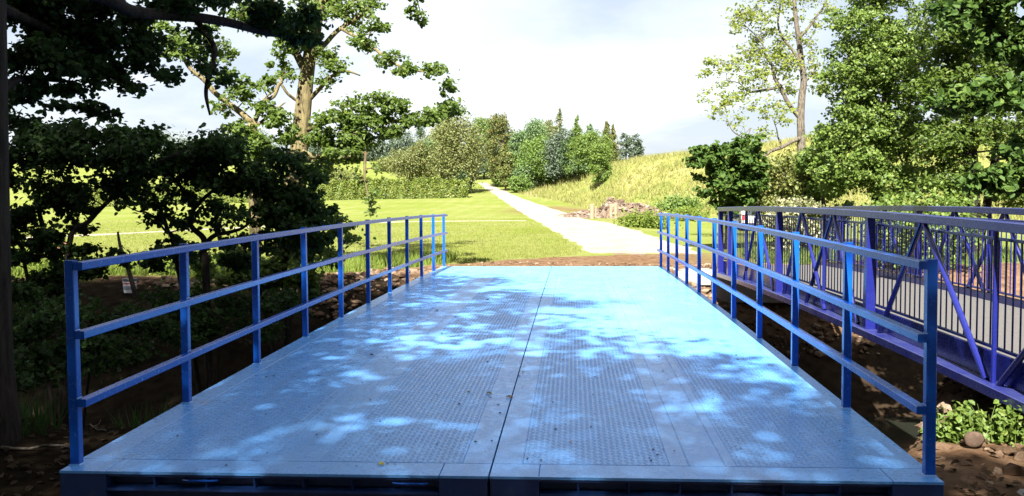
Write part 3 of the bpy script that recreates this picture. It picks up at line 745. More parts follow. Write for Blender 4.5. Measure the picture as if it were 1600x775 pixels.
keep = (ed > .35) & (rng.random(len(sx)) < np.clip(.35+ed*.4, 0, 1)*np.where((abs(sx-.1) < 1.9) & (sy > 3.4) & (sy < 10.5), .5, 1)); sx, sy = sx[keep], sy[keep]
hh = rng.uniform(7.5, 16, len(sx))
CP = np.stack([sx - hh/TAN*math.sin(SUN_AZ), sy - hh/TAN*math.cos(SUN_AZ), hh], -1)
dd = (CP-CAM)@_F; yy = 387.5 - FPX*((CP-CAM)@_U)/np.maximum(dd, .01); xx = 800+FPX*((CP-CAM)@_R)/np.maximum(dd, .01)
vis = (dd > .5) & (yy > -90-900/np.maximum(dd, 1)) & (xx > -200)
CP = CP[~vis]
shade = []
for nm, lb, base in (('beech_tree', 'spreading tree standing behind and left of the camera', (-6.0, -8.5)), ('beech_tree', 'spreading tree standing behind and right of the camera', (4.6, -9.5)),
                     ('beech_tree', 'spreading tree standing far left beside the stream bank', (-11.0, -1.5))):
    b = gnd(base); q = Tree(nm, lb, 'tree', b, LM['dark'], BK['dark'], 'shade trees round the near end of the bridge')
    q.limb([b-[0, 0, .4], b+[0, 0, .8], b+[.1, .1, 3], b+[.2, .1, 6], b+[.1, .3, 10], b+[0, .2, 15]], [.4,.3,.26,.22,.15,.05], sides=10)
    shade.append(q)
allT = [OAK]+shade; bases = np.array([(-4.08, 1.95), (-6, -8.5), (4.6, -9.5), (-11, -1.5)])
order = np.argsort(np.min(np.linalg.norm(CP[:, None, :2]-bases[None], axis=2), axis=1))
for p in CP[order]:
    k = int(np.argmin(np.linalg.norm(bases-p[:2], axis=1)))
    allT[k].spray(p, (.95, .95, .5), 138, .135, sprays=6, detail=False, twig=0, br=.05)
for q in allT: q.done()
for k, (lb, bx_, by_) in enumerate((('added tall bush behind the camera at the left blocking sky light', -9.5, -11.5), ('added tall bush straight behind the camera blocking sky light', -3, -13), ('added tall bush behind the camera at the right blocking sky light', 3.5, -13), ('added tall bush behind the camera far right blocking sky light', 10, -10.5))):  # unseen bushes added to keep sky light off camera-facing surfaces
    b = gnd((bx_, by_)); T = Tree('sky_block_bush', lb, 'bush', b, LM['dark'], BK['dark'], 'added bushes behind the camera that block sky light')
    T.limb([b-[0, 0, .2], b+[0, 0, 3.5], b+[.2, .1, 9.5]], .16, .04)
    for j_ in range(110):
        u = rdir(1)[0]*rng.random()**.4; T.blob(b+[u[0]*4.4, u[1]*1.7, 5.8+u[2]*5.8], (1.2, 1.2, 1.0), 95, .34)
    T.done()

# --- right-hand side
b = gnd(at(1258, 340, 36))
T = Tree('ash_tree', 'thin-leaved pale ash tree with bare grey branches against the sky', 'tree', b, LM['ash'], BK['grey'])
T.limb([b-[0,0,.3]]+pp((1255,300,36),(1252,240,36),(1252,215,36),(1251,185,36),(1253,150,36),(1256,125,36),(1252,95,36),(1248,60,36),(1243,25,36),(1240,-20,36),(1238,-80,36)), [.22,.19,.165,.15,.14,.13,.12,.11,.095,.08,.06,.03], sides=10)
T.limb(pp((1251,185,36),(1238,170,36),(1228,155,36),(1222,140,36),(1212,125,36),(1208,112,36),(1205,100,36),(1196,88,35.8),(1192,70,35.6),(1188,45,35.5)), [.10,.088,.08,.075,.07,.06,.045,.035,.025,.012])
T.limb(pp((1213,137,36),(1198,140,35.8),(1180,143,35.6),(1168,143,35.5),(1155,130,35.4),(1130,125,35.2)), [.06,.05,.045,.03,.02,.008])
T.limb(pp((1250,100,36),(1240,80,36),(1225,62,36),(1216,40,36),(1218,15,36),(1225,-20,36)), [.07,.06,.05,.04,.035,.02])
T.limb(pp((1248,60,36),(1262,45,36),(1276,25,36),(1290,5,36),(1300,-30,36)), [.06,.05,.045,.035,.02])
T.limb(pp((1256,130,36),(1268,118,36),(1275,105,36),(1278,90,36)), [.04,.03,.02,.01])
T.limb(pp((1252,215,36),(1236,222,35.6),(1222,230,35.2),(1205,236,34.8),(1188,247,34.5),(1180,235,34.5),(1176,222,34.4),(1162,215,34.4),(1145,205,34.3),(1135,185,34.2)), [.09,.075,.07,.065,.06,.045,.04,.03,.02,.008])
T.limb(pp((1222,230,35.2),(1216,215,35.2),(1213,200,35.1),(1205,180,35)), [.035,.03,.02,.008])
T.limb(pp((1180,238,34.5),(1168,232,34.5),(1160,240,34.4),(1150,262,34.3)), [.03,.024,.018,.006])
T.limb(pp((1176,222,34.4),(1170,212,34.4),(1172,200,34.4),(1155,222,34.3)), [.026,.022,.018,.006])
T.limb(pp((1192,70,35.6),(1180,55,35.6),(1165,40,35.6),(1150,25,35.5)), [.03,.022,.015,.007])
for (x, y, rx, ry, d, n) in [(1165,20,28,18,35.6,170),(1200,10,28,20,35.7,170),(1185,50,30,20,35.6,190),(1150,35,18,14,35.5,80),(1205,75,30,20,35.8,220),(1175,85,28,16,35.6,130),(1140,100,26,16,35.4,120),(1115,108,22,13,35.3,100),
    (1170,115,28,14,35.5,130),(1140,125,22,12,35.3,90),(1205,105,24,14,36,130),(1235,100,26,16,36,180),(1225,75,22,18,36,150),(1250,40,18,20,36,80),(1270,75,18,16,36,90),(1265,110,20,14,36,110),(1275,135,16,14,36,90),(1230,135,20,12,36,110),
    (1125,150,24,12,35,110),(1160,160,26,12,35,110),(1120,175,18,10,34.8,60),(1190,175,22,12,35,80),(1150,195,18,10,34.6,50),(1215,190,20,12,35,80),(1225,165,18,12,35.6,80),(1200,210,20,10,34.8,60),(1280,20,20,16,36,90),(1255,0,22,14,36,90),(1230,10,16,14,36,70),(1175,140,20,10,35.5,70),(1185,-5,30,14,35.6,130)]:
    T.spray(at(x, y, d), (rx/FPX*d*1.2, .8, ry/FPX*d*1.35), int(n*1.9), .11, sprays=max(16, n//6), twig=.006, br=.016, sub=5)
T.done()

b = gnd(at(1135, 335, 29))
T = Tree('sycamore_bush', 'dense dark green rounded sycamore bush beside the far end of the footbridge', 'bush', b, LM['sycamore'], BK['dark'])
T.limb([b-[0,0,.2]]+pp((1138,310,29),(1140,270,29),(1145,230,29)), .07, .02)
for k in range(110):
    u = rdir(1)[0]*rng.random()**.4*(.85+.4*rng.random())
    p = at(1139+u[0]*58+8*math.sin(u[2]*5), 268+u[2]*64+7*math.sin(u[0]*6+1), 29) + np.array([0, u[1]*1.0, 0])
    if p[2] < b[2]+.15: continue
    T.spray(p, (.34, .34, .26), 75, .15, sprays=5, twig=.006, br=.015)
T.done()

def roundtree(name, label, cx, d, ytop, ybase, wpx, lm, bk, leaf, n, cl=40, group=None, trunk=True, shape='round', cat='tree', depthf=.9, onhit=False):
    if onhit:
        p = hit(cx, ybase); d0 = d
        if float((p-CAM)@_F) > 400: p = gnd(at(cx, ybase, d))
        d = float((p-CAM)@_F); leaf = leaf*min(1.6, max(.7, d/d0))
    else: p = gnd(at(cx, ybase, d))
    top = at(cx, ytop, d)[2]; H = max(top-p[2], .4); Wd = wpx/FPX*d*(1.7 if shape == 'cone' else 1.15)
    T = Tree(name, label, cat, p, lm, bk, group)
    if trunk:
        T.limb([p-[0,0,.3], p+[0,0,H*.25], p+[rng.normal()*.02*H, 0, H*.55], p+[0, 0, H*.93]], [H*.022, H*.018, H*.012, H*.003], 7)
    for k in range(cl):
        while True:
            u = rng.uniform(-1, 1, 3)
            if shape in ('round', 'weep'): rr = np.linalg.norm(u) if u[2] > -.1 else np.hypot(u[0], u[1])/(1-.25*(-u[2])**2)
            elif shape == 'cone': rr = np.hypot(u[0], u[1])/max(.08, (1-(u[2]+1)/2)**.85)
            else: rr = max(abs(u[0]), abs(u[1]), abs(u[2]))*1.0
            if rr < 1 and rr > (.35 if shape != 'box' else 0): break
        lift = .54 if shape != 'cone' else .53
        c = p + np.array([u[0]*Wd*.42, u[1]*Wd*.42*depthf, H*(lift + u[2]*.42)])
        r = Wd*(.17 if shape != 'cone' else .15)*(.7+.6*rng.random())
        zr = r*(.75 if shape != 'weep' else 1.2)
        if trunk and k % 3 == 0: T.branch_to(c, H*.006)
        T.blob(c, (r, r, zr), n//cl, leaf, up=.5)
    if shape == 'cone':
        for k in range(9):
            f_ = k/8; T.blob(p+np.array([rng.normal()*Wd*.03, 0, H*(.72+.27*f_)]), (Wd*(.16-.12*f_), Wd*(.16-.12*f_), H*.05), 60, leaf)
    T.done(); return T

# big leafy trees on the right bank
def bigtree(name, label, base, stems, env, ncl, lm, bk, leaf, per, crad, twig=.006, group=None, skip=None):
    T = Tree(name, label, 'tree', base, lm, bk, group)
    for pts, r0, r1 in stems: T.limb(pts, r0, r1, 9)
    cs = []
    for (x, y, rx, ry, d, dr, wgt) in env:
        for k in range(int(ncl*wgt)):
            u = rdir(1)[0]*rng.random()**.38
            cs.append(at(x+u[0]*rx, y+u[2]*ry, d+u[1]*dr))
    P = np.array(T.pts)
    cs.sort(key=lambda c: np.min(np.linalg.norm(P-c, axis=1)))
    for c in cs:
        if c[2] < Z(c[0], c[1])+.2: continue
        T.spray(c, (crad, crad, crad*.72), per, leaf, sprays=6, twig=twig, br=.03)
    T.done(); return T
b = gnd(at(1370, 335, 26))
bigtree('willow_tree', 'broad bright green willow tree in sunlight behind the footbridge', b,
  [([b-[0,0,.3]]+pp((1372,300,26),(1380,220,26),(1385,140,26),(1380,60,26),(1375,-40,26)), .2, .06), (pp((1372,290,26),(1350,220,25.5),(1330,150,25.3),(1325,90,25.3)), .1, .03), (pp((1375,280,26),(1410,200,26),(1430,120,26),(1450,40,26)), .1, .03)],
  [(1375,40,75,70,26,1.6,.85),(1330,120,48,55,25.5,1.2,.5),(1400,110,70,60,25.5,1.5,.8),(1340,200,60,50,25.5,1.3,.62),(1410,200,60,55,25.5,1.4,.62),(1330,265,62,40,25.2,1.2,.5),(1400,285,60,36,25.2,1.2,.42),(1390,-60,80,50,26,1.8,.5)],
  110, LM['willow'], BK['dark'], .09, 84, .42)
b = gnd(at(1520, 335, 23))
bigtree('alder_tree', 'shaded green tree with dark upright trunk at the right behind the footbridge', b,
  [([b-[0,0,.3]]+pp((1518,300,23),(1514,220,23),(1508,150,23),(1500,60,23),(1498,-40,23)), .22, .08), ([b-[0,0,.3]]+pp((1548,290,23.5),(1560,200,23.5),(1565,110,23.5),(1575,0,23.5)), .12, .05), (pp((1512,180,23),(1545,165,22.6),(1590,140,22.4),(1640,115,22.4)), .06, .03)],
  [(1500,40,70,60,23,1.4,.8),(1480,130,56,50,23,1.2,.55),(1560,90,60,60,23,1.3,.6),(1480,220,50,50,22.6,1.1,.5),(1560,190,60,50,22.6,1.2,.4),(1480,295,55,34,22.6,1.0,.4),(1590,285,40,40,22.8,1.0,.3),(1530,-60,90,50,23,1.6,.5)],
  95, LM['alder'], BK['dark'], .09, 78, .40)
b = gnd(at(1705, 380, 13.5))
bigtree('maple_tree', 'near dark boughs of large leaves reaching in from the right edge', b,
  [([b-[0,0,.3]]+pp((1700,300,13.5),(1690,150,13.5),(1695,0,13.5),(1700,-150,13.5)), .2, .1), (pp((1692,200,13.5),(1640,140,13.2),(1580,150,13),(1520,168,12.8),(1470,170,12.7)), .04, .008), (pp((1692,120,13.5),(1620,80,13.2),(1550,45,13),(1490,10,12.8)), .04, .01),
   (pp((1694,250,13.5),(1640,285,13.3),(1590,290,13.2),(1530,275,13.1)), .03, .008), (pp((1694,40,13.5),(1620,-20,13.2),(1540,-40,13)), .04, .01)],
  [(1500,165,50,22,12.8,.5,.14),(1560,150,50,26,13,.5,.22),(1510,20,55,26,12.9,.5,.2),(1570,50,50,40,13.1,.6,.34),(1610,110,40,60,13.3,.6,.36),(1560,280,45,26,13.1,.5,.18),(1605,250,40,50,13.3,.5,.26),(1580,-20,70,30,13,.6,.3)],
  75, LM['sycamore'], BK['dark'], .115, 48, .26, .004)
for lb, cx, d, yt, yb, wp, lm, leaf, n in (
    ('olive green scrub bush under the pale ash tree', 1225, 31, 232, 335, 100, 'olive', .10, 7000),
    ('sunlit yellow green bush against the trunk of the pale ash tree', 1288, 30, 190, 335, 90, 'spring', .11, 8000),
    ('low white flowered bramble behind the far end of the footbridge', 1245, 24, 302, 345, 90, 'bloom', .07, 4500)):
    roundtree('scrub_bush', lb, cx, d, yt, yb, wp, LM[lm], BK['grey'], leaf, n, 46, cat='bush')
roundtree('scrub_bush', 'dim green bush low behind the footbridge near the right edge', 1440, 21, 285, 340, 170, LM['willow'], BK['dark'], .08, 6000, 50, cat='bush')

# --- hedge, woods and far trees
hp = np.array([gnd(at(x, 303, d))[:2] for x, d in ((60, 112), (300, 122), (480, 128), (600, 131), (733, 133))])
T = Tree('hedge', 'long clipped yellow green hedge along the far side of the mown field', 'hedge', gnd(hp[2]), LM['hedge'], BK['dark'])
tt = rng.random(30000)*4; kk = np.minimum(tt.astype(int), 3); ff = (tt-kk)[:, None]
q = hp[kk]*(1-ff)+hp[kk+1]*ff
side = rng.uniform(-1, 1, len(q)); hgt = rng.random(len(q))
face = rng.random(len(q))
hgt = np.where(face > .62, 1, hgt); side = np.where(face <= .62, -1+.25*rng.random(len(q)), side)
topz = 2.35 + .2*np.sin(q[:, 0]*.9) + .16*np.sin(q[:, 0]*2.7+1) + .12*np.sin(q[:, 0]*6.1)
bulge = .5*np.sin(q[:, 0]*1.9+hgt*2)+.35*np.sin(q[:, 0]*4.7-hgt*3)
pos = np.stack([q[:, 0], q[:, 1]+side*.8+bulge*.4, Z(q[:, 0], q[:, 1])+hgt*topz+rng.normal(size=len(q))*.16], -1)
nr = np.stack([0*side, np.where(face > .62, 0, -1.), np.where(face > .62, 1., .25)], -1)+rng.normal(size=(len(q), 3))*.7
leaves(T.c, pos, nr, .24, False, .8)
for k in range(24):
    a_ = hp[k % 4]*(1-(k//4)/6)+hp[k % 4+1]*(k//4)/6
    T.limb([gnd(a_)-[0, 0, .1], gnd(a_)+[.1, 0, 1.2], gnd(a_)+[-.1, .1, 2.1]], .05, .02, 5, 2)
T.done('foliage', 'stem')

FT = [  # label, px x, distance, top y, base y, width px, leaf, leaf size, n, shape
 ('large weeping olive birch where the pale track enters the wood', 716, 126, 178, 302, 80, 'birch', .26, 11000, 'weep'),
 ('dark ivy covered shrub at the foot of the weeping birch', 716, 121, 262, 303, 36, 'conifer', .22, 3500, 'round'),
 ('rounded sage green willow left of the weeping birch', 686, 150, 207, 282, 72, 'sage', .27, 7000, 'round'),
 ('dull olive bush behind the hedge left of the sage willow', 640, 158, 232, 284, 66, 'birch', .26, 5500, 'round'),
 ('dull olive tree tucked between hedge and sage willow', 662, 165, 218, 284, 50, 'rust', .26, 4500, 'round'),
 ('dark spire of conifer behind the sage willow', 656, 205, 187, 280, 34, 'conifer', .3, 4200, 'cone'),
 ('brownish tall tree behind the sage willow', 692, 190, 183, 280, 60, 'birch', .32, 5200, 'round'),
 ('rust tinged tall tree right of the weeping birch', 782, 150, 172, 292, 44, 'rust', .27, 6000, 'round'),
 ('dark lower tree in shade right of the track', 784, 146, 225, 288, 34, 'conifer', .26, 3500, 'round'),
 ('pale sage tall tree with flat top in the middle of the wood', 833, 152, 180, 292, 56, 'sage', .27, 7000, 'round'),
 ('second pale sage tree leaning on the middle of the wood', 812, 148, 200, 294, 36, 'sage', .26, 4000, 'round'),
 ('tall pointed larch rising highest over the wood', 875, 156, 172, 280, 26, 'rust', .26, 4200, 'cone'),
 ('pointed larch just right of the highest larch', 902, 150, 184, 280, 28, 'willow', .26, 4200, 'cone'),
 ('bluish green conifer at the right end of the wood', 922, 122, 196, 272, 40, 'sage', .22, 6000, 'cone'),
 ('dark green tree filling the gap under the larches', 898, 132, 205, 280, 46, 'conifer', .25, 5500, 'round'),
 ('yellowing thin tree on the right shoulder of the wood', 948, 146, 192, 250, 30, 'rust', .26, 3000, 'cone'),
 ('reddish brown thin tree last at the right shoulder', 957, 143, 196, 248, 20, 'rust', .24, 2200, 'cone'),
 ('broad bright green rounded bush in front of the wood', 852, 112, 214, 292, 84, 'spring', .22, 9500, 'round'),
 ('cream flowered bush at the edge of the grassy embankment', 886, 106, 234, 278, 34, 'bloom', .2, 3200, 'round'),
 ('small yellow green bush at the right edge of the track', 812, 100, 274, 301, 30, 'spring', .18, 2800, 'round'),
 ('small grey green bush beside the narrowing track', 782, 118, 264, 292, 24, 'willow', .2, 2600, 'round'),
 ('light shrub between small track side bushes', 820, 106, 255, 298, 36, 'sage', .2, 3200, 'round'),
 ('slender pale tree over the bend of the track', 790, 128, 222, 298, 24, 'olive', .22, 2600, 'round'),
 ('grey green thorn bush on the top of the embankment', 938, 118, 215, 262, 34, 'willow', .22, 3200, 'round'),
 ('mid green tree filling the wood between the larches and the shoulder', 925, 140, 202, 272, 60, 'willow', .25, 5500, 'round'),
 ('deep green tree behind the cream flowered bush', 880, 134, 200, 284, 56, 'far', .25, 5500, 'round'),
 ('dusky tree standing behind the pale flat topped tree', 852, 170, 184, 284, 50, 'birch', .3, 5000, 'round'),
 ('mid green tree closing the view over the far end of the track', 756, 185, 180, 280, 50, 'willow', .3, 6500, 'round'),
 ('low dark tree left behind the end of the track', 742, 180, 214, 281, 36, 'far', .3, 3500, 'round'),
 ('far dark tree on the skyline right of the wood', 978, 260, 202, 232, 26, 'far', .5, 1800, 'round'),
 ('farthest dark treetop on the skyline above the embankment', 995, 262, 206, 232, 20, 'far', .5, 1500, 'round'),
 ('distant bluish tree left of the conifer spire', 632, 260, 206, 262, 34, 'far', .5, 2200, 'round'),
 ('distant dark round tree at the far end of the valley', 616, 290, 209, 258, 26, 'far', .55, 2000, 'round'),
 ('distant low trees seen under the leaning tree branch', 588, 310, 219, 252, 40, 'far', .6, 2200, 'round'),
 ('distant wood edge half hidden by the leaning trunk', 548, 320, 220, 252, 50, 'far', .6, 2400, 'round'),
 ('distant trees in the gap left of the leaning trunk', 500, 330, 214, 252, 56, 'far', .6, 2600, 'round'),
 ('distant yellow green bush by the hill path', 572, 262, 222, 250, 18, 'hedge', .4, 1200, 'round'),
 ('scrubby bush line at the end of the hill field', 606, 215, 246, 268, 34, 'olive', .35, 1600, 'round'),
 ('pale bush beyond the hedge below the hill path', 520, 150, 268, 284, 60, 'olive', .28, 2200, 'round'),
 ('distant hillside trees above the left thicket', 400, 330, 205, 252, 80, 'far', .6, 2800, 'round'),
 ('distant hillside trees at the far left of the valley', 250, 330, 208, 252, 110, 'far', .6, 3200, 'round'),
]
for lb, cx, d, yt, yb, wp, lm, leaf, n, shp in FT:
    nm = {'cone': 'conifer_tree'}.get(shp, 'bush' if 'bush' in lb or 'shrub' in lb else 'broadleaf_tree')
    roundtree(nm, lb, cx, d, yt, yb, wp, LM[lm], BK['grey'], leaf*.82, int(n*1.75), 60 if n < 4000 else 110, shape=shp, onhit=True, cat='bush' if nm == 'bush' else 'tree')

# --- grass
def in_poly(pl, x, y):
    c = np.zeros(len(x), bool); j = len(pl)-1
    for i_ in range(len(pl)):
        (xi, yi), (xj, yj) = pl[i_][:2], pl[j][:2]
        c ^= ((yi > y) != (yj > y)) & (x < (xj-xi)*(y-yi)/(yj-yi+1e-12)+xi); j = i_
    return c
ROADPOLY = TL + TR[::-1]
PATHPOLY = [(p[0], p[1]+q) for p, q in zip(fp, fw)] + [(p[0], p[1]-q) for p, q in zip(fp, fw)][::-1]
def offroad(x, y): return ~in_poly(ROADPOLY, x, y) & ~in_poly(PATHPOLY, x, y)
def blades(name, n, region, h, w_, mat, label=None, cat=None, lean=.35, cnt=3):
    x, y = region(n); z = Z(x, y); m_ = len(x)
    mb = MB()
    hs = h*(.5+rng.random(m_)) if np.isscalar(h) else h(x, y)*(.5+rng.random(m_))
    for k in range(cnt):
        a_ = rng.random(m_)*2*np.pi; ln = lean*hs*rng.normal(size=m_)
        bx, by = np.cos(a_)*w_, np.sin(a_)*w_
        ox, oy = rng.normal(size=m_)*w_*2, rng.normal(size=m_)*w_*2
        v = np.stack([np.stack([x+ox-bx, y+oy-by, z-.02], -1), np.stack([x+ox+bx, y+oy+by, z-.02], -1),
                      np.stack([x+ox+ln, y+oy+ln*rng.normal(size=m_), z+hs], -1)], 1)
        mb.add(v.reshape(-1, 3), (np.arange(m_)[:, None]*3+np.arange(3)[None]))
    o = mb.build(name, mat); return tag(o, label, cat, kind='stuff')
LM['straw'] = leafmat('dry_grass', (.12, .15, .036), (.21, .205, .07), (.33, .285, .14), .35, .7, .1)
LM['lawn'] = leafmat('lawn_grass', (.11, .135, .028), (.165, .172, .044), (.2, .185, .06), .35, .7, .1)
LM['verge'] = leafmat('verge_grass', (.07, .12, .016), (.13, .175, .03), (.2, .2, .06), .35, .7, .1)
def reg_mound(n):
    x = rng.uniform(-8, 75, n*4); y = rng.uniform(42, 165, n*4)
    k = (rng.random(n*4) < moundmask(x, y)*np.clip(1.3-(y-70)/120, .3, 1)) & offroad(x, y); return x[k][:n], y[k][:n]
blades('long_grass', 52000, reg_mound, lambda x, y: .46+.3*hashnoise(x, y, .3), .05, LM['straw'])
def reg_field(n):
    d = np.exp(rng.uniform(np.log(20.5), np.log(75), n*2)); px_ = rng.uniform(-80, 1000, n*2)
    P = CAM + (_F[None]+_R[None]*((px_-800)/FPX)[:, None])*d[:, None]
    k = (soilmask(P[:, 0], P[:, 1]) < .3) & offroad(P[:, 0], P[:, 1]); return P[k, 0][:n], P[k, 1][:n]
blades('field_grass', 48000, reg_field, .055, .012, LM['lawn'], cnt=2)
def reg_bank(n):
    x = rng.uniform(-16, 12, n*4); y = y_far(x) + rng.uniform(.2, 4.5, n*4)
    k = (soilmask(x, y) < .6) & offroad(x, y) & ((x < -2.6) | (x > 5)); return x[k][:n], y[k][:n]
blades('verge_grass', 9000, reg_bank, .26, .012, LM['verge'])
def reg_left(n):
    x = rng.uniform(-15, -2.7, n*2); y = rng.uniform(-3, 6, n*2); k = np.sin(x*1.7)*np.sin(y*1.3+x) > .1; return x[k][:n], y[k][:n]
blades('shade_grass', 5000, reg_left, .22, .010, LM['dark'])

# --- broken earth: clods on the banks
def rock(c, r, flat=.75):
    t = (1+5**.5)/2
    v = unit(np.array([(-1,t,0),(1,t,0),(-1,-t,0),(1,-t,0),(0,-1,t),(0,1,t),(0,-1,-t),(0,1,-t),(t,0,-1),(t,0,1),(-t,0,-1),(-t,0,1)], float))
    f = [(0,11,5),(0,5,1),(0,1,7),(0,7,10),(0,10,11),(1,5,9),(5,11,4),(11,10,2),(10,7,6),(7,1,8),(3,9,4),(3,4,2),(3,2,6),(3,6,8),(3,8,9),(4,9,5),(2,4,11),(6,2,10),(8,6,7),(9,8,1)]
    v = v*(.65+.6*rng.random((12, 1)))*np.array([1+.5*rng.random(), 1+.3*rng.random(), flat])*r
    a = rng.random()*6.28; R_ = np.array([(math.cos(a), -math.sin(a), 0), (math.sin(a), math.cos(a), 0), (0, 0, 1)])
    return v@R_.T + c, f
m = NT('soil_clod'); P = m.pos(); g_ = m.n('NewGeometry')
col = m.ramp(g_.outputs['Random Per Island'], (0., (.06, .036, .021)), (.6, (.125, .08, .05)), (1., (.22, .165, .115)))
M['clod'] = m.done(m.mix(m.ramp(m.noise(40, 5, .7, P), (.35, .6), (.65, 0.)), col, (.05, .03, .018)), .95, m.bump(m.noise(60, 4, .7, P), .5, .01), .1)
mb = MB()
def clods(n, xr, yr, rr, cond=None):
    k = 0
    while k < n:
        x, y = rng.uniform(*xr), rng.uniform(*yr)
        if cond is not None and not cond(x, y): continue
        r = rr[0]*(rr[1]/rr[0])**(rng.random()**1.7)
        v, f = rock(np.array([x, y, float(Z(x, y))+r*.15]), r); mb.add(v, f); k += 1
clods(1100, (2.35, 6.5), (12.2, 17.6), (.02, .10), lambda x, y: y_far(x)-2.9 < y < y_far(x)+1.2)
clods(1100, (-8, -2.4), (12.5, 18.2), (.02, .09), lambda x, y: y < y_far(x)+1.2)
clods(1700, (3.1, 9.5), (1.2, 8.6), (.018, .085), lambda x, y: y < y_near(x)+.5)
clods(700, (-3, 4), (15.0, 18.7), (.015, .05), None)
clods(500, (2.6, 7), (-1.5, 2.0), (.012, .05), None)
tag(mb.build('soil_clods', M['clod']), kind='stuff')

# leaf litter and sticks in the shade
LM['litter'] = leafmat('dead_leaf', (.02, .013, .008), (.035, .023, .013), (.07, .05, .032), .1, .8, .1)
n = 2600; x = np.concatenate([rng.uniform(-9, -2.4, n), rng.uniform(2.4, 7.5, n//2)]); y = np.concatenate([rng.uniform(-2.5, 4.5, n), rng.uniform(-2, 4.5, n//2)])
mb = MB(); leaves(mb, np.stack([x, y, Z(x, y)+.02], -1), np.array([0, 0, 1.])+rng.normal(size=(len(x), 3))*.35, .06)
tag(mb.build('leaf_litter', LM['litter']), kind='stuff')
def stick(label, x, y, L, ang, r=.012):
    p = gnd((x, y)); d = np.array([math.cos(ang), math.sin(ang), 0])
    q = [p+d*L*t+np.array([0, 0, .025+.012*math.sin(9*t)])+rng.normal(size=3)*.006 for t in np.linspace(-.5, .5, 6)]
    q = [np.array([a[0], a[1], max(a[2], float(Z(a[0], a[1]))+r)]) for a in q]
    mb = MB(); mb.tube(q, np.linspace(r, r*.5, 6), 6); k = q[3]
    mb.tube([k, k+np.array([d[1], -d[0], .3])*L*.12, k+np.array([d[1]*1.2+d[0], -d[0]*1.2+d[1], .4])*L*.2], [r*.6, r*.4, r*.2], 5)
    tag(mb.build('stick', BK['pale'], None, True), label, 'stick')
stick('broken pale stick lying on dark earth by the near left post', *hit(58, 705)[:2], .55, .2, .014)
stick('thin pale twig on dark earth beside the left bridge edge', *hit(150, 672)[:2], .4, 2.4, .008)

# --- things on the far side
m = NT('old_wood'); P = m.pos(); mp_ = m.n('Mapping', {'Vector': P, 'Scale': (1, 1, .1)}).outputs[0]
nn = m.noise(30, 5, .7, mp_)
M['wood'] = m.done(m.ramp(nn, (.3, (.14, .095, .06)), (.7, (.30, .225, .155))), .85, m.bump(nn, .5, .01), .15)
def post(name, label, px_, py_, h, r, tilt=0, cap=True):
    p = hit(px_, py_); mb = MB()
    k = 8; th = np.arange(k)*2*np.pi/k+np.pi/8; sq = 1/np.maximum(abs(np.cos(th)), abs(np.sin(th)))
    rows = [(-.2, r), (h-.05, r*.96), (h, r*.8), (h+.012, r*.3)]
    v = np.array([[(p[0]+rr*sq[q]*math.cos(th[q])*.93+tilt*z, p[1]+rr*sq[q]*math.sin(th[q])*.93, p[2]+z) for q in range(k)] for z, rr in rows]).reshape(-1, 3)
    f = [(a*k+q, a*k+(q+1) % k, (a+1)*k+(q+1) % k, (a+1)*k+q) for a in range(3) for q in range(k)]
    mb.add(v, f, [list(range(3*k, 4*k))])
    return tag(mb.build(name, M['wood']), label, 'post')
GP = [hit(925, 342), hit(931, 341.5), hit(954, 342), hit(961, 342)]
sc_ = np.linalg.norm(GP[0]-CAM)/FPX
post('gate_post', 'thick pale wooden gate post left of the gap before the rubble heap', 925, 342, 23*sc_, 3.6*sc_)
post('gate_post', 'darker slim gate post right behind the thick left gate post', 930.5, 341, 19*sc_, 1.6*sc_, .05)
post('gate_post', 'brown gate post on the inner side of the right pair', 954.5, 341.5, 23*sc_, 2.4*sc_)
post('gate_post', 'pale gate post at the hinge of the open field gate', 962, 341.5, 23.5*sc_, 3.0*sc_, -.01)
g0 = hit(966, 340.5); g1 = g0 + np.array([1.3, 1.0, 0])*1.0*26*sc_/1.3
gt = thing('field_gate', 'open weathered timber field gate beside the right gate posts', 'gate', g0)
gv = unit(g1-g0); gh = 18*sc_; gl = float(np.linalg.norm(g1-g0))
for k in range(5):
    z = .12 + k*(gh-.2)/4
    put('gate_rail', MB().tube([g0+[0, 0, z], g0+gv*gl+[0, 0, z]], .055, 6).mesh('gate_rail'), M['wood'], gt)
for t in (0.01, .99):
    put('gate_stile', MB().tube([g0+gv*gl*t+[0, 0, -.02], g0+gv*gl*t+[0, 0, gh]], .07, 6).mesh('gate_stile'), M['wood'], gt)
put('gate_brace', MB().tube([g0+[0, -.05, .12], g0+gv*gl+[0, -.05, gh-.1]], .05, 6).mesh('gate_brace'), M['wood'], gt)
for lb, x, y, hpx in (('short pale marker post at the right verge of the far track', 824.5, 307, 7), ('short marker post just right of the pale marker post', 829.5, 307, 6.5), ('low stake standing in the grass by the rubble', 838, 309, 5)):
    p_ = hit(x, y); s_ = np.linalg.norm(p_-CAM)/FPX; post('marker_post', lb, x, y, hpx*s_, .9*s_)
rl = thing('low_rail', 'low pale timber rail between the track and the rubble heap', 'fence', hit(908, 338)); a_, b_ = hit(903, 338), hit(915, 337.5)
for q in (a_, b_): put('post', MB().tube([q-[0, 0, .1], q+[0, 0, 9*sc_]], .05, 6).mesh('post'), M['wood'], rl)
put('rail', MB().tube([a_+[0, 0, 8*sc_], b_+[0, 0, 8*sc_]], .04, 6).mesh('rail'), M['wood'], rl)

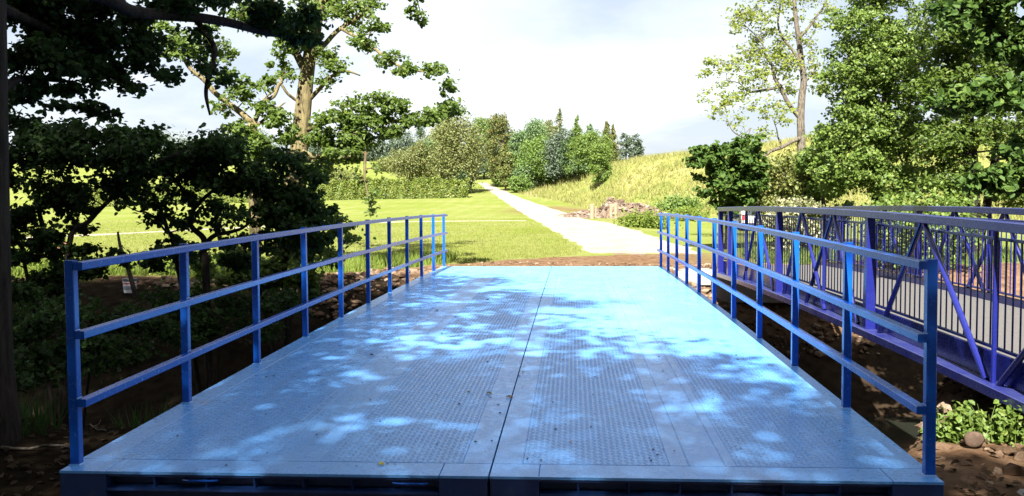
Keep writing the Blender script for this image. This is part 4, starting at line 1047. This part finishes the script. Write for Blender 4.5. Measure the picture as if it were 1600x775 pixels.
# rubble heap in front of the embankment
hc = hit(978, 342); hs_ = np.linalg.norm(hc-CAM)/FPX
heap = thing('rubble_heap', 'heap of pale brown soil and rubble at the foot of the grassy embankment', 'heap', hc)
gu, gv_ = np.meshgrid(np.linspace(-1, 1, 70), np.linspace(-1, 1, 26))
HX = hc[0] + gu*100*hs_ - 16*hs_; HY = hc[1] + 6 + gv_*5.5 - gu*2
prof = np.interp(gu, [-1, -.75, -.5, -.22, -.08, .08, .2, .42, .6, .8, 1], [0, .25, .38, .5, 1.0, 1.03, .8, .82, .66, .4, 0])
HZ = Z(HX, HY) - .25 + 30*hs_*prof*np.clip(1-gv_**2, 0, 1)**.8*(1+.10*hashnoise(HX*1.2, HY*1.2)) + .12*rng.normal(size=HX.shape)*prof
i = np.arange(25)[:, None]*70; j = np.arange(69)[None]
m = NT('rubble_soil'); P = m.pos(); n1 = m.noise(1.6, 7, .7, P)
M['rubble'] = m.done(m.ramp(n1, (.3, (.07, .047, .031)), (.5, (.125, .09, .064)), (.7, (.19, .148, .113))), .95, m.bump(n1, .9, .2), .1)
MB().add(np.stack([HX, HY, HZ], -1), np.stack([i+j, i+j+1, i+70+j+1, i+70+j], -1).reshape(-1, 4)).build('heap_body', M['rubble'], heap, False)
mb = MB()
for k in range(900):
    a_, b_ = rng.integers(0, 26), rng.integers(3, 67)
    r = .06*(5.5**(rng.random()**2)); v, f = rock(np.array([HX[a_, b_]+rng.normal()*.12, HY[a_, b_]+rng.normal()*.2, HZ[a_, b_]]), r); mb.add(v, f)
m = NT('rubble_stone'); g_ = m.n('NewGeometry')
M['rstone'] = m.done(m.ramp(g_.outputs['Random Per Island'], (0., (.065, .045, .031)), (.6, (.12, .087, .063)), (1., (.20, .165, .135))), .9, None, .15)
tag(mb.build('rubble', M['rstone'], heap), kind='stuff')

# clump of tall weeds by the gate and others
def weeds(name, label, cx, cy, wpx, hpx, lm, n, d=None):
    p = hit(cx, cy) if d is None else gnd(at(cx, cy, d)); s_ = np.linalg.norm(p-CAM)/FPX
    root = thing(name, label, 'weeds', p); mb = MB(); st = MB()
    for k in range(n):
        x = p[0]+rng.normal()*wpx*s_*.27; y = p[1]+rng.normal()*wpx*s_*.16; z = float(Z(x, y)); h_ = hpx*s_*(.45+.6*rng.random())
        tp = np.array([x+rng.normal()*h_*.2, y+rng.normal()*h_*.2, z+h_])
        st.tube([np.array([x, y, z-.03]), np.array([x, y, z+h_*.5]), tp], [.004*max(1, s_*60), .003*max(1, s_*60), .0015], 3, False)
        t = rng.random(10); pos = np.array([x, y, z])*(1-t[:, None])+tp*t[:, None]+rng.normal(size=(10, 3))*h_*.10
        leaves(mb, pos, np.array([0, -.2, .8])+rng.normal(size=(10, 3))*.6, max(.05, hpx*s_*.14), True)
    tag(st.build('stem', lm, root), kind='stuff'); tag(mb.build('leaf_mass', lm, root), kind='stuff'); return root
weeds('weed_clump', 'tall green weeds in front of the field gate', 1005, 356, 62, 26, LM['verge'], 260)
weeds('weed_clump', 'rough green weeds at the right end of the rubble heap', 1060, 335, 60, 30, LM['spring'], 200)
weeds('weed_clump', 'green weeds on the verge beneath the dark sycamore bush', 1075, 345, 60, 22, LM['verge'], 160)
for lb, x, y, wp in (('sprawling light green nettles on soil left of the round stone', 1500, 690, 60), ('sprawling light green nettles on soil under the footbridge right of the round stone', 1562, 692, 80)):
    weeds('nettle_plant', lb, x, y, wp, 52, LM['willow'], 62)
weeds('fern_clump', 'dim green growth on the dark bank left of the near post', 40, 520, 110, 60, LM['dark'], 60)
weeds('fern_clump', 'faint green growth in black shade below the left railing', 190, 560, 90, 50, LM['dark'], 50)
weeds('weed_clump', 'half lit tall grass weeds behind the left railing corner', 70, 428, 90, 38, LM['verge'], 120)

# round flat stone and concrete kerb end at lower right
p = hit(1520, 700); v, f = rock(np.array([0, 0, 0.]), 1)
th = np.arange(18)*2*np.pi/18; mb = MB()
rows = [(.0, .0), (.055, .02), (.075, .035), (.062, .05), (.02, .054)]
vv = np.array([[(p[0]+r_*1.0*math.cos(t)*(1+.08*math.sin(3*t+1)), p[1]+.02-h_*.9, p[2]+.065+r_*.85*math.sin(t)*(1+.06*math.cos(2*t))) for t in th] for r_, h_ in rows]).reshape(-1, 3)
mb.add(vv, [(a*18+q, a*18+(q+1) % 18, (a+1)*18+(q+1) % 18, (a+1)*18+q) for a in range(4) for q in range(18)], [list(range(72, 90))])
m = NT('brown_stone'); P = m.pos(); M['stone'] = m.done(m.ramp(m.noise(25, 5, .6, P), (.3, (.05, .032, .022)), (.7, (.10, .067, .048))), .85, m.bump(m.noise(60, 4, .6, P), .4, .005), .2)
tag(mb.build('stone', M['stone'], None, True), 'round flat brown stone standing among the nettles', 'stone')
p = hit(1597, 772); o = block('concrete_block', (p[0]-.03, p[1]-.35, p[2]-.1), (p[0]+.5, p[1]+.03, p[2]+.03), 'pale concrete block at the lower right corner', 'block')

# marker stone by the hedge
p = hit(638, 304); s_ = np.linalg.norm(p-CAM)/FPX
ms = MB(); hw, hh_ = 4*s_, 14*s_
out2 = [(-hw, 0), (hw, 0), (hw*.95, hh_*.85), (hw*.6, hh_*.97), (0, hh_), (-hw*.6, hh_*.97), (-hw*.95, hh_*.85)]
ms.add([(p[0]+a_, p[1]-.12, p[2]-.1+b_) for a_, b_ in out2]+[(p[0]+a_, p[1]+.12, p[2]-.1+b_) for a_, b_ in out2],
       [(k, (k+1) % 7, 7+(k+1) % 7, 7+k) for k in range(7)], [list(range(7))[::-1], list(range(7, 14))])
tag(ms.build('standing_stone', M['concrete']), 'small grey standing stone in front of the long hedge', 'stone')

# white tub hung by the leaning stake, and the red brown stump on the left
p = hit(203, 457); tb = thing('plastic_tub', 'white plastic tub with black rim and red band behind the leaning stake', 'tub', p)
m = NT('tub_white'); M['white'] = m.done((.72, .72, .70), .45, None, .4)
m = NT('tub_black'); M['black'] = m.done((.02, .02, .022), .5, None, .4)
m = NT('tub_red'); M['red'] = m.done((.5, .04, .05), .45, None, .4)
m = NT('tub_print'); M['print'] = m.done((.25, .27, .3), .5, None, .4)
zb = float(Z(p[0], p[1])); th = np.arange(20)*2*np.pi/20
def band(name, z0, z1, r0, r1, mat, cap=False):
    v = [(p[0]+r0*math.cos(t), p[1]+r0*math.sin(t), zb+z0) for t in th]+[(p[0]+r1*math.cos(t), p[1]+r1*math.sin(t), zb+z1) for t in th]
    f = [(q, (q+1) % 20, 20+(q+1) % 20, 20+q) for q in range(20)]
    mb = MB().add(v, f, *([[list(range(20, 40))]] if cap else [])); put(name, mb.mesh(name, True), mat, tb)
zt_ = 0.
band('tub_wall', max(zt_-.02, 0)*0, zt_+.235, .105, .125, M['white']); band('rim', zt_+.215, zt_+.262, .131, .133, M['black'], True)
band('colour_band', zt_+.165, zt_+.185, .1225, .1245, M['red']); band('printed_label', zt_+.06, zt_+.13, .1165, .1205, M['print'])
q0 = hit(214, 464); sk = MB(); _d = float((q0-CAM)@_F); pth, rd = smooth([q0-[0, 0, .1], at(206, 440, _d), at(197, 410, _d), at(188, 385, _d), at(184, 362, _d)], [.05, .045, .04, .032, .02], 4)
sk.tube(pth, rd, 8)
tag(sk.build('leaning_stake', BK['dark'], None, True), 'dark leaning stem standing in front of the white tub', 'stem')
b = gnd(at(100, 425, 24)); T = Tree('tree_stump', 'broken red brown tree stump with splayed roots seen through the thicket', 'stump', b, LM['dark'], barkmat('red_bark', (.23, .10, .07), (.16, .075, .05)))
tp = at(99, 378, 24)
T.limb([b+[0, 0, .1], (b+tp)/2+[0, 0, .05], tp], [.26, .2, .13], sides=9)
for dx in (-.34, -.12, .12, .33): T.limb([(b+tp)/2+[dx*.4, -.05, 0], b+[dx*.9, -.12, .22], b+[dx*1.25, -.15, -.08]], [.10, .085, .05], sides=7)
T.done(trunk='stump_wood')

# parked car glimpsed through the footbridge bars
def car(label, c, col):
    root = thing('parked_car', label, 'car', c)
    mm = NT('car_paint'); pm_ = mm.done(col, .25, None, .6)
    gl = NT('car_glass').done((.02, .025, .03), .08, None, .6); bl = M['black']
    w_ = .82; L_ = 3.9
    prof = [(0, .28), (0, .78), (.12, .92), (.30, 1.36), (.55, 1.45), (1.9, 1.45), (2.75, .98), (3.6, .86), (3.88, .68), (3.9, .3)]
    n_ = len(prof); v = [(c[0]-w_*(.9 if z > .95 else 1), c[1]+y_, c[2]+z) for y_, z in prof]+[(c[0]+w_*(.9 if z > .95 else 1), c[1]+y_, c[2]+z) for y_, z in prof]
    o = MB().add(v, [(k, (k+1) % n_, n_+(k+1) % n_, n_+k) for k in range(n_)], [list(range(n_))[::-1], list(range(n_, 2*n_))]).mesh('body')
    bo = put('body', o, pm_, root); bo.modifiers.new('b', 'BEVEL').width = .06
    v = [(c[0]-.62, c[1]+.11, c[2]+.98), (c[0]+.62, c[1]+.11, c[2]+.98), (c[0]+.58, c[1]+.262, c[2]+1.34), (c[0]-.58, c[1]+.262, c[2]+1.34)]
    put('rear_window', MB().add(v, [(0, 1, 2, 3)]).mesh('rear_window'), gl, root)
    for sg in (-1, 1):
        put('tail_lamp', MB().box((c[0]+sg*.68-.10, c[1]-.02, c[2]+.70), (c[0]+sg*.68+.10, c[1]+.08, c[2]+.95)).mesh('tail_lamp'), M['red'], root)
        for yy_ in (.65, 3.15):
            put('wheel', MB().tube([(c[0]+sg*.68, c[1]+yy_, c[2]+.3), (c[0]+sg*.84, c[1]+yy_, c[2]+.3)], .3, 16).mesh('wheel'), bl, root)
        v = [(c[0]+sg*.755, c[1]+.5, c[2]+.99), (c[0]+sg*.755, c[1]+2.45, c[2]+.99), (c[0]+sg*.755, c[1]+1.85, c[2]+1.36), (c[0]+sg*.755, c[1]+.6, c[2]+1.36)]
        put('side_window', MB().add(v, [(0, 1, 2, 3)]).mesh('side_window'), gl, root)
    put('bumper', MB().box((c[0]-.8, c[1]-.06, c[2]+.3), (c[0]+.8, c[1]+.05, c[2]+.5)).mesh('bumper'), bl, root)
p = gnd(at(1180, 360, 58)); car('white parked car with red tail lamps seen through the footbridge bars', p, (.34, .33, .32))

# small fallen leaves on the deck
def deckpt(x, y):
    r = _F + _R*(x-800)/FPX - _U*(y-387.5)/FPX; z = 0.
    for _ in range(4): q = CAM + r*(z-CAM[2])/r[2]; z = float(camb(q[1]))
    return CAM + r*(z+.006-CAM[2])/r[2]
lf = {'y': NT('yellow_leaf').done((.42, .36, .05), .6), 'b': NT('brown_leaf').done((.22, .13, .05), .7), 'd': NT('dark_leaf').done((.025, .025, .02), .8), 'g': NT('green_leaf').done((.10, .14, .03), .6)}
for lb, x, y, s_, k_ in (('yellow fallen leaf near the front edge of the deck', 596, 724, .05, 'y'), ('dark green fallen leaf on the left deck half', 733, 612, .035, 'g'), ('green fallen leaf beside the centre gap', 764, 614, .04, 'g'),
    ('brown curled leaf lying against the centre gap', 796, 620, .06, 'b'), ('tiny dark leaf below the green fallen leaf', 766, 621, .025, 'd'), ('single black speck of leaf on the deck right of the gap', 817, 581, .03, 'd'), ('tiny brown leaf on the right tread plate near the front', 892, 690, .028, 'b'),
    ('dark leaf fragment on the left deck near the strip plates', 581, 554, .04, 'd'), ('tiny dark leaf far up the left half of the deck', 761, 468, .05, 'd'), ('tiny dark leaf in the sunlit right part of the deck', 981, 449, .05, 'd'), ('dark leaf fragment in the far left shade of the deck', 682, 485, .045, 'd')):
    p = deckpt(x, y); mb = MB(); leaves(mb, p[None], np.array([[.1, -.1, 1.]]), s_/1.0, True); v_ = mb.v[0]; v_[:, 2] = np.maximum(v_[:, 2], p[2]-.004)
    tag(mb.build('fallen_leaf', lf[k_]), lb, 'leaf')
